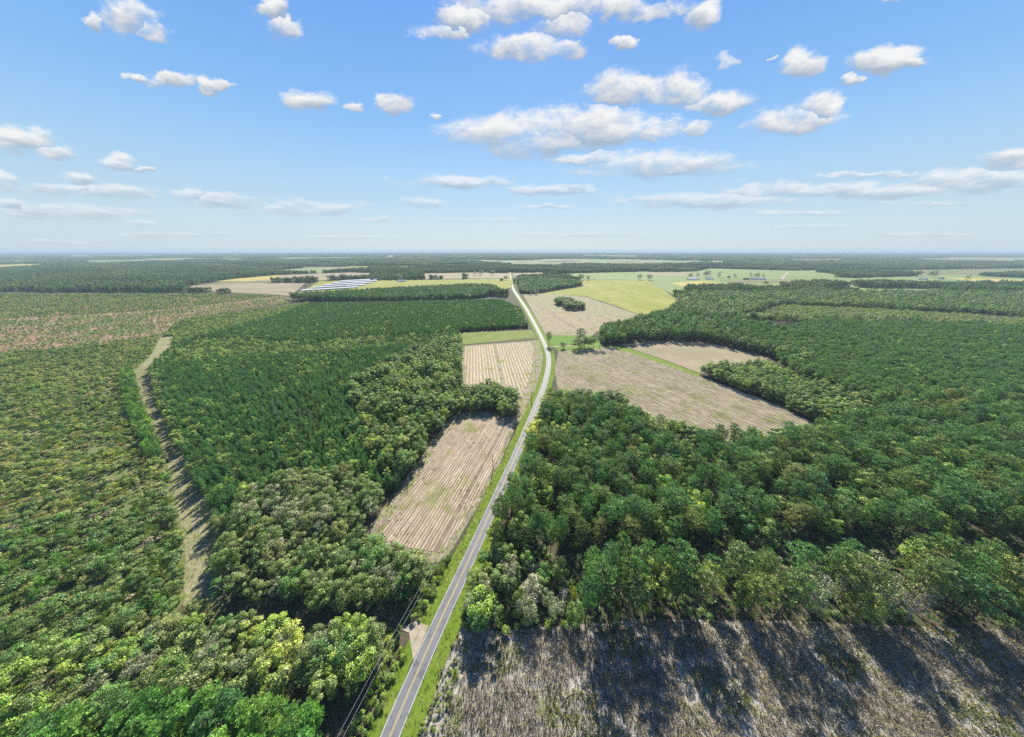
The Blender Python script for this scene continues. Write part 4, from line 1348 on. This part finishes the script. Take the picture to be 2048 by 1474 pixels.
def far_woods(Q, margin, name, kind, s, label, gaps=0.0):
    for w in FARW:
        near = np.abs(Q - np.array(w).mean(0)).max(1) < np.abs(np.array(w) - np.array(w).mean(0)).max() + margin
        m = inside(Q, w)
        m[near] |= edge_dist(Q[near], w) < margin
        Q = Q[~m]
    for w in ZPOLY:
        Q = Q[~inside(Q, w)]
    for k in ('gold_meadow', 'pale_meadow', 'far_row_field', 'clearcut'):
        Q = Q[~inside(Q, LW[k])]
        Q = Q[edge_dist(Q, LW[k]) > margin]
    Q = Q[road_dist(Q) > margin + 8]
    on = inside(Q, PLAIN)
    belt = np.zeros(len(Q), bool)
    for b in BELTS:
        belt |= inside(Q, b)
    Q = Q[~on | belt]
    if gaps:
        f = np.sin(Q[:, 0] / 900 + 1.7 * np.sin(Q[:, 1] / 1300)) + np.sin(Q[:, 1] / 520 + 1.3 * np.sin(Q[:, 0] / 1700)) + 0.6 * np.sin(Q[:, 0] / 310 + Q[:, 1] / 400)
        Q = Q[f < gaps]
    n = len(Q)
    sets = ['pine', 'green', 'olive', 'pine', 'green']
    f = np.sin(Q[:, 0] / 210 + 2 * np.sin(Q[:, 1] / 330)) + np.sin(Q[:, 1] / 170 + Q[:, 0] / 530) + RNG.normal(size=n) * 0.35
    idx = np.clip(((f + 2) / 4 * 5).astype(int), 0, 4)
    tint = np.array([np.array(T[sets[i]][RNG.integers(3)]) * 0.8 * (0.85 + 0.3 * RNG.random()) for i in idx])
    z = (0.75 + 0.4 * RNG.random(n)) * (1.25 + 0.2 * np.sin(Q[:, 0] / 140 + Q[:, 1] / 90))
    scatter(name, kind, np.column_stack([Q, np.zeros(n)]), RNG.integers(3, size=n), RNG.random(n) * 6.283,
            np.stack([np.ones(n), np.ones(n), z], 1), tint, label, 'forest')
    print(name, n)


far_woods(wood_points(592, 531, 27), 16, 'middle_distance_forest', 'mid_wood', 27, 'woods standing between the far fields')
far_woods(wood_points(531, 506.5, 92), 60, 'distant_forest', 'far_wood', 92, 'blue-green forest stretching to the horizon', gaps=0.55)

# ------------------------------------------------------------------ farm buildings
M['white_roof'] = plain_mat('white_metal_roof', (0.56, 0.57, 0.59), 0.55, 0.4, 0.05, 0.3)
M['shed_roof'] = plain_mat('galvanised_shed_roof', (0.60, 0.60, 0.60), 0.6, 0.3, 0.08, 0.05)
M['shaded_wall'] = plain_mat('painted_shade_wall', (0.16, 0.16, 0.16), 0.8, 0.2, 0.1, 0.5)  # wall colour darkened all round to stand in for near-side shade
M['grey_roof'] = plain_mat('grey_metal_roof', (0.42, 0.44, 0.46), 0.5, 0.4, 0.1, 0.3)
M['brown_roof'] = plain_mat('brown_shingle_roof', (0.16, 0.12, 0.10), 0.9, 0.1, 0.15, 0.5)
M['white_wall'] = plain_mat('white_siding', (0.74, 0.73, 0.70), 0.7, 0.2, 0.05, 0.5)
M['brick_wall'] = plain_mat('red_brick_wall', (0.36, 0.20, 0.14), 0.9, 0.1, 0.12, 1.0)
M['dark_glass'] = plain_mat('window_glass', (0.05, 0.06, 0.07), 0.2, 0.5, 0.1, 1.0)
M['dark_metal'] = plain_mat('fan_metal', (0.15, 0.15, 0.16), 0.5, 0.4, 0.1, 1.0)


def building(name, px, L, W, wall_h, rise, rz, wall, roof, label, cat, windows=4, door=True, over=0.6, doors_at_end=False, group=None, loc=None):
    x, y = loc if loc is not None else g(*px)
    o = empty(name, (x, y, 0), rz)
    m = MB()
    hl, hw = L / 2, W / 2
    m.box(-hl, hl, -hw, hw, 0, wall_h)
    m.add([(-hl, -hw, wall_h), (-hl, hw, wall_h), (-hl, 0, wall_h + rise)], [(0, 2, 1)])
    m.add([(hl, -hw, wall_h), (hl, hw, wall_h), (hl, 0, wall_h + rise)], [(0, 1, 2)])
    m.build('wall', M[wall], o)
    r = MB()
    t = 0.25
    k = rise / hw
    e = hw + over
    for s in (-1, 1):
        a = [(-hl - over, s * e, wall_h - k * over + .05), (hl + over, s * e, wall_h - k * over + .05), (hl + over, 0, wall_h + rise + .05), (-hl - over, 0, wall_h + rise + .05)]
        b = [(p[0], p[1], p[2] + t) for p in a]
        r.add(a + b, [(0, 1, 2, 3), (4, 5, 6, 7), (0, 1, 5, 4), (1, 2, 6, 5), (2, 3, 7, 6), (3, 0, 4, 7)])
    r.build('roof', M[roof], o)
    for s in (-1, 1):
        for i in range(windows):
            w = MB()
            c = -hl + L * (i + 0.5) / windows
            ww = min(1.2, L / windows * 0.5)
            w.box(c - ww / 2, c + ww / 2, s * hw - 0.06, s * hw + 0.06, 0.9, 2.0)
            w.build('window', M['dark_glass'], o)
    if door:
        d = MB()
        if doors_at_end:
            d.box(-hl - 0.08, -hl + 0.05, -2.0, 2.0, 0, min(3.4, wall_h))
        else:
            d.box(-0.5 + L * .12, 0.5 + L * .12, -hw - 0.1, -hw + 0.05, 0, 2.1)
        d.build('door', M['dark_metal'], o)
    tag(o, label, cat, group)
    return o


# the poultry houses: long white roofs side by side
c0 = np.array(g(662, 579))
c1 = np.array(g(724, 561.5))
ax = c1 - c0
shed_lab = ['long white shed nearest the pine block, first of the row', 'second long white shed counted from the pine block', 'middle shed of the row of long white sheds',
            'second long white shed from the far end of the row', 'last long white shed, farthest from the pine block']
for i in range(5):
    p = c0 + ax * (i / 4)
    b = building('poultry_shed', None, 165, 13, 3.2, 2.6, math.radians(33), 'shaded_wall', 'shed_roof', shed_lab[i], 'shed', windows=6, doors_at_end=True, group='long white sheds beyond the pine block', loc=p)
    f = MB()
    f.box(-83.1, -82.55, 1.5, 3.5, 0.6, 2.6)
    f.build('fan', M['dark_metal'], b)
for px, L, W, rz, wall, roof, lab, cat in [
    ((838, 558), 34, 13, 0.12, 'white_wall', 'white_roof', 'long pale barn by the trees left of the far road', 'barn'),
    ((804, 563.5), 26, 11, 0.05, 'white_wall', 'white_roof', 'small white shed under the dark trees near the white sheds', 'shed'),
    ((1003, 561.5), 12, 8, 0.2, 'brick_wall', 'brown_roof', 'small brown house beside the straight far road', 'house'),
    ((1386, 560), 44, 14, 0.05, 'white_wall', 'white_roof', 'long white barn under the leftmost far trees', 'barn'),
    ((1418, 559), 30, 12, 0.1, 'white_wall', 'white_roof', 'white-roofed house between two clumps of far trees', 'house'),
    ((1492, 559.5), 18, 11, 0.0, 'brick_wall', 'brown_roof', 'dark-roofed brick house among the far trees', 'house'),
    ((1507, 559), 24, 12, 0.0, 'white_wall', 'grey_roof', 'grey-roofed white house right of the brick house', 'house'),
    ((1523, 559.5), 26, 11, -0.1, 'white_wall', 'white_roof', 'white shed at the right end of the far houses', 'shed'),
    ((1846, 559.5), 24, 13, 0.0, 'white_wall', 'grey_roof', 'grey-roofed barn of the far right farm', 'barn'),
    ((1882, 558.5), 18, 11, 0.3, 'white_wall', 'brown_roof', 'house with a brown roof beside the golden field', 'house'),
    ((1976, 550), 44, 16, 0.1, 'white_wall', 'white_roof', 'long white shed before the trees at the right edge', 'shed'),
    ((1740, 553), 22, 12, 0.1, 'white_wall', 'white_roof', 'white house half hidden in trees left of the far farm', 'house'),
]:
    building({'barn': 'farm_barn', 'shed': 'farm_shed', 'house': 'farm_house'}[cat], px, L * 1.15, W * 1.1, 4.4, 3.8, rz, wall, roof, lab, cat, windows=3)

# trees that stand alone in the open land
LONE = [
    # pixel of the foot, form, height, tint, label
    ((1097, 691), 'pine', 20, 'pine', 'dark pine leaning over the road at the driveway mouth'),
    ((1126, 697), 'broadleaf', 10.5, 'green', 'small round tree on the homestead lawn'),
    ((1156, 698), 'broadleaf', 17, 'olive', 'first tall tree of the driveway row, shading the lawn'),
    ((1160, 690), 'pine', 24, 'pine', 'flat-topped pine rising above the homestead trees'),
    ((1168, 697), 'pine', 17, 'pine', 'slim dark pine in the middle of the driveway row'),
    ((1176, 695), 'broadleaf', 15, 'green', 'dark broad tree behind the driveway row'),
    ((1186, 697), 'pine', 18, 'pine', 'dark pine near the wood end of the driveway row'),
    ((1199, 697), 'pine', 18, 'pine', 'last pine of the driveway row, against the wood'),
    ((612, 577), 'broadleaf', 15, 'olive', 'darker of two tall trees left of the white sheds'),
    ((620, 578), 'thin_broadleaf', 15, 'olive', 'brownish tall tree beside the white sheds'),
    ((687, 559.5), 'broadleaf', 16, 'olive', 'single dark tree behind the white sheds'),
    ((593, 560.5), 'broadleaf', 9, 'olive', 'small lone tree in the brown ploughed field'),
    ((690, 577), 'broadleaf', 11, 'green', 'dark tree standing among the white sheds'),
    ((1162, 561), 'broadleaf', 17, 'green', 'round tree at the far edge of the yellow meadow'),
    ((1176, 561), 'broadleaf', 13, 'green', 'smaller tree beside the round meadow tree'),
    ((1278, 560), 'broadleaf', 15, 'green', 'left of the two round trees behind the yellow meadow'),
    ((1298, 561), 'broadleaf', 16, 'green', 'right of the two round trees behind the yellow meadow'),
    ((1530, 570), 'broadleaf', 15, 'green', 'dense round tree in the grey field before the far houses'),
    ((1932, 562), 'broadleaf', 16, 'olive', 'lone spreading tree in the golden field'),
    ((1072, 589), 'broadleaf', 15, 'green', 'rounded tree at the field corner by the far road'),
    ((1062, 590), 'broadleaf', 16, 'green', 'large tree closest to the road at the far block'),
    ((1012, 560), 'broadleaf', 12, 'green', 'tree beside the small brown house'),
    ((860, 557), 'broadleaf', 12, 'green', 'tree just right of the long pale barn'),
    ((800, 561), 'broadleaf', 14, 'green', 'dark tree over the small white shed'),
    ((950, 551), 'broadleaf', 16, 'green', 'leftmost tree of the clump in the far tan field'),
    ((962, 551), 'broadleaf', 17, 'green', 'middle tree of the clump in the far tan field'),
    ((985, 551), 'broadleaf', 16, 'green', 'rightmost tree of the clump in the far tan field'),
    ((1380, 556), 'broadleaf', 13, 'green', 'tree over the left end of the long white barn'),
    ((1394, 556), 'broadleaf', 15, 'green', 'tall tree behind the long white barn'),
    ((1412, 554), 'broadleaf', 18, 'green', 'tall pair tree left of the white-roofed house'),
    ((1437, 556), 'broadleaf', 17, 'green', 'big round tree right of the white-roofed house'),
    ((1456, 559), 'broadleaf', 10, 'green', 'low tree left of the brick house'),
    ((1468, 557), 'broadleaf', 13, 'green', 'tree just left of the brick house'),
    ((1500, 555), 'broadleaf', 14, 'olive', 'tree behind the brick house'),
    ((1512, 556), 'broadleaf', 13, 'olive', 'tree behind the grey-roofed house'),
    ((1526, 557), 'broadleaf', 11, 'green', 'tree at the right end of the far houses'),
    ((1834, 553), 'broadleaf', 17, 'green', 'tall tree left of the far right farm'),
    ((1862, 555), 'broadleaf', 18, 'olive', 'big tree behind the far right farm'),
]
for (px, f, h, ts, lab) in LONE:
    x, y = g(*px)
    if px[1] < 566:
        h *= 1.75
    tint = np.array(T[ts][RNG.integers(3)]) * 0.72
    nm = NAME[f]
    make_tree(nm, f, int(RNG.integers(len(FORMS[f][1]))), (x, y, 0.1), h, RNG.random() * 6.28, tint, lab, CAT[nm], 'trees standing alone in the open farmland', 1.45)
for px, h, lab in [((1812, 1240), 15, 'bleached leafless tree leaning out among the pines above the clearing'), ((1040, 1232), 9, 'small grey leafless tree at the road corner of the clearing'),
                   ((1125, 1210), 10, 'brownish bare-twigged tree beside the bright green pine'), ((560, 1275), 9, 'pale bare tree in the olive band behind the bright pines')]:
    x, y = g(*px)
    make_tree('dead_tree', 'dead', int(RNG.integers(2)), (x, y, 0), h, RNG.random() * 6, (0.3, 0.28, 0.24), lab, 'dead tree', 'bare dead trees')

# ------------------------------------------------------------------ utility line
M['pole_wood'] = plain_mat('pole_wood', (0.13, 0.105, 0.085), 0.9, 0.1, 0.2, 2.0)
M['porcelain'] = plain_mat('insulator', (0.55, 0.55, 0.54), 0.35, 0.5, 0.05, 2.0)
M['can'] = plain_mat('transformer_grey', (0.45, 0.46, 0.46), 0.5, 0.4, 0.05, 2.0)
M['wire'] = plain_mat('wire_aluminium', (0.60, 0.60, 0.60), 0.5, 0.5, 0.05, 2.0)
p1, p2 = np.array(g(771, 1361)), np.array(g(986, 940))
POLES = [2 * p1 - p2, p1, p2, np.array(g(1063, 802)), np.array(g(1071, 736)), np.array(g(1052, 680))]
plab = [None, 'weathered utility pole nearest the camera, in the roadside scrub', 'utility pole at the road side of the near field', 'utility pole in the lower corner of the bend field',
        'utility pole with a grey can in the middle of the bend field', 'utility pole beside the far straight of the road']
PH = 11.8
for i, p in enumerate(POLES):
    q = POLES[min(i + 1, len(POLES) - 1)] - POLES[max(i - 1, 0)]
    rz = math.atan2(q[1], q[0])
    if plab[i] is None:
        continue
    o = empty('utility_pole', (p[0], p[1], 0), rz)
    tag(o, plab[i], 'utility pole', 'utility poles along the road')
    m = MB()
    m.tube([(0, 0, -0.3), (0.02, 0, 6), (0, 0, PH)], [0.19, 0.16, 0.12], 10)
    m.build('shaft', M['pole_wood'], o, True)
    m = MB()
    m.tube([(0, 0, PH), (0, 0, PH + 0.16), (0, 0, PH + 0.34)], [0.05, 0.10, 0.06], 8)
    m.build('insulator', M['porcelain'], o, True)
    m = MB()
    m.box(-0.06, 0.06, -0.5, 0.12, PH - 2.06, PH - 1.94)
    m.tube([(0, -0.48, PH - 1.94), (0, -0.48, PH - 1.76)], [0.07, 0.05], 8)
    m.build('bracket', M['can'], o)
    if i in (2, 4):
        m = MB()
        m.tube([(0.36, 0.1, PH - 2.9), (0.36, 0.1, PH - 2.8), (0.36, 0.1, PH - 1.9), (0.36, 0.1, PH - 1.8)], [0.18, 0.24, 0.24, 0.16], 10)
        m.build('transformer', M['can'], o, True)
for zt, off, lab in [(PH + 0.34, 0.0, 'upper thin overhead wire strung along the left side of the road'), (PH - 1.76, -0.48, 'lower thin overhead wire strung along the left side of the road')]:
    pts = []
    for i in range(len(POLES) - 1):
        a, b = POLES[i], POLES[i + 1]
        d = (b - a) / np.linalg.norm(b - a)
        nn = np.array([-d[1], d[0]])
        for k in range(12):
            t = k / 12
            c = a + (b - a) * t + nn * off
            pts.append((c[0], c[1], zt - 1.3 * 4 * t * (1 - t)))
    m = MB()
    m.tube(pts, [0.024] * len(pts), 4)
    tag(m.build('overhead_wire', M['wire'], None), lab, 'wire', 'overhead wires')

# mailbox at the driveway mouth
o = empty('mailbox', (*g(1093, 694), 0.1), 0.6)
tag(o, 'small mailbox on a post at the driveway mouth', 'mailbox')
m = MB()
m.box(-0.06, 0.06, -0.06, 0.06, 0, 1.05)
m.build('post', M['pole_wood'], o)
m = MB()
prof = [(-0.16, 0), (0.16, 0), (0.16, 0.2), (0.11, 0.30), (0, 0.34), (-0.11, 0.30), (-0.16, 0.2)]
m.add([(-0.25, a, 1.06 + b) for a, b in prof] + [(0.25, a, 1.06 + b) for a, b in prof],
      [tuple(range(7))[::-1], tuple(range(7, 14))] + [(i, (i + 1) % 7, 7 + (i + 1) % 7, 7 + i) for i in range(7)])
m.build('box', M['can'], o)

# ------------------------------------------------------------------ low growth
def tufts(name, P, hmin, hmax, tints, label, cat='grass', width=1.0):
    n = len(P)
    h = hmin + (hmax - hmin) * RNG.random(n)
    s = h / 0.6
    tint = np.array([np.array(tints[RNG.integers(len(tints))]) * ALBEDO * (0.85 + 0.4 * RNG.random()) for _ in range(n)])
    scatter(name, 'tuft', np.column_stack([P, np.full(n, 0.1)]), RNG.integers(3, size=n), RNG.random(n) * 6.283, np.stack([s * width, s * width, s], 1), tint, label, cat)
    print(name, n)


def in_view(P, far=260):
    pix, dep = project(np.column_stack([P, np.zeros(len(P))]))
    return P[(dep > 5) & (dep < far) & (pix[:, 0] > -100) & (pix[:, 0] < 2150) & (pix[:, 1] < 1560)]


Q = in_view(zone_points(LW['clearing'], 0.8), 200)
for zp in ZPOLY:
    Q = Q[~inside(Q, zp)]
Q = Q[road_dist(Q) > 8.2]
patch = np.sin(Q[:, 0] / 6.1 + 1.4 * np.sin(Q[:, 1] / 5)) + np.sin(Q[:, 1] / 4.3 + Q[:, 0] / 9) + RNG.normal(size=len(Q)) * 0.5
dry = Q[patch > -0.4]
tufts('dry_grass', dry, 0.45, 1.5, [(.42, .36, .27), (.32, .275, .21), (.50, .45, .37), (.24, .21, .15)], 'dry straw-coloured grass and brush litter over the clearing', width=0.8)
grn = Q[(patch < -0.9) & (RNG.random(len(Q)) < 0.6)]
tufts('clearing_weeds', grn, 0.5, 1.2, [(.18, .20, .05), (.14, .18, .05), (.28, .25, .07)], 'green and ochre weeds scattered over the clearing', 'weeds', width=1.4)

L0 = ROAD[np.linalg.norm(ROAD - np.array([0, 60]), axis=1) < 330]
N0 = normals(L0)
V = []
for i in range(len(L0)):
    for sgn, wd in ((-1, 4.4), (1, 4.8)):
        k = 26 if L0[i][1] < 160 else 12
        off = HW + 0.25 + wd * RNG.random(k)
        V.append(L0[i] + N0[i] * sgn * off[:, None] + (RNG.random((k, 2)) - .5) * 5)
V = np.concatenate(V)
rd = road_dist(V)
V = V[(rd > HW + 0.5) & ~inside(V, LW['turnout'])]
tufts('verge_grass', V, 0.18, 0.42, [(.12, .18, .015), (.10, .15, .015), (.15, .19, .03), (.09, .13, .02), (.20, .18, .06)], 'bright green grass of the road verges', width=1.6)

Wd = np.concatenate([zone_points(LW['near_field'], 1.5), zone_points(LW['bend_field'], 2.6)])
ins = inside(Wd, core_near) | inside(Wd, core_bend)
f = np.sin(Wd[:, 0] / 5.1) + np.sin(Wd[:, 1] / 7.3 + Wd[:, 0] / 11)
Wd = Wd[(~ins & (RNG.random(len(Wd)) < 0.62)) | (ins & (f > 0.5) & (RNG.random(len(Wd)) < 0.35))]
tufts('field_weeds', Wd, 0.3, 0.8, [(.22, .22, .06), (.18, .20, .04), (.30, .26, .13), (.25, .22, .08)], 'yellow-green weeds along the field margins', 'weeds', width=1.5)
Tk = in_view(np.concatenate([zone_points(LW['track'], 1.1), zone_points(LW['back_lane'], 1.2)]), 330)
Tk = Tk[RNG.random(len(Tk)) < 0.6]
tufts('track_grass', Tk, 0.2, 0.5, [(.20, .23, .06), (.26, .24, .11), (.15, .20, .04)], 'patchy grass on the dirt track', width=1.4)

# branches and poles left lying on the clearing
BR = [(1186, 1262), (1236, 1270), (1105, 1292), (1168, 1376), (1141, 1390), (1262, 1366), (1285, 1441), (1320, 1300), (1400, 1340), (1452, 1402), (1520, 1330), (1560, 1420), (1215, 1408),
      (1065, 1430), (1640, 1380), (1720, 1340), (1780, 1430), (1850, 1370), (1930, 1420), (1980, 1330), (1010, 1390), (1350, 1440), (1600, 1300), (1690, 1450)]
for i, px in enumerate(BR):
    x, y = g(*px)
    m = MB()
    ln = 3.0 + 3.5 * RNG.random()
    b = RNG.normal() * 0.3
    m.tube([(-ln / 2, 0, 0.18), (0, b, 0.30), (ln / 2, b * .5, 0.38)], [0.12, 0.095, 0.04], 6)
    for k in range(4):
        t = -0.2 + 0.22 * k
        m.tube([(t * ln, b * .8, 0.3), (t * ln + 0.7, b + (0.8 if k % 2 else -0.8), 0.45 + 0.25 * RNG.random())], [0.05, 0.015], 4)
    o = m.build('fallen_branch', M['deadwood'])
    o.location = (x, y, 0)
    o.rotation_euler = (0, 0, RNG.random() * 6.28)
    where = 'near the treeline' if px[1] < 1310 else ('in the middle of the clearing' if px[1] < 1395 else 'near the bottom edge')
    side = 'road side' if px[0] < 1300 else ('middle part' if px[0] < 1650 else 'far right part')
    tag(o, 'pale fallen branch %s, %s of the clearing' % (where, side), 'branch', 'fallen branches on the clearing')

# ------------------------------------------------------------------ air
hz = MB()
hz.box(-BIG - 500, BIG + 500, -1100, BIG + 500, -1.0, 134.0)
m_, nt_, out_ = base_mat('haze_air')
pv = nd(nt_, 'ShaderNodeVolumePrincipled')
pv.inputs['Color'].default_value = (0.40, 0.50, 0.62, 1)
pv.inputs['Density'].default_value = 0.000085
pv.inputs['Anisotropy'].default_value = 0.0
lk(nt_, pv.outputs[0], out_.inputs['Volume'])
m_.cycles.homogeneous_volume = True
haze = hz.build('haze', m_)
tag(haze, 'thin blue haze filling the air over the whole landscape', 'haze', kind='stuff')
print('objects', len(bpy.data.objects))
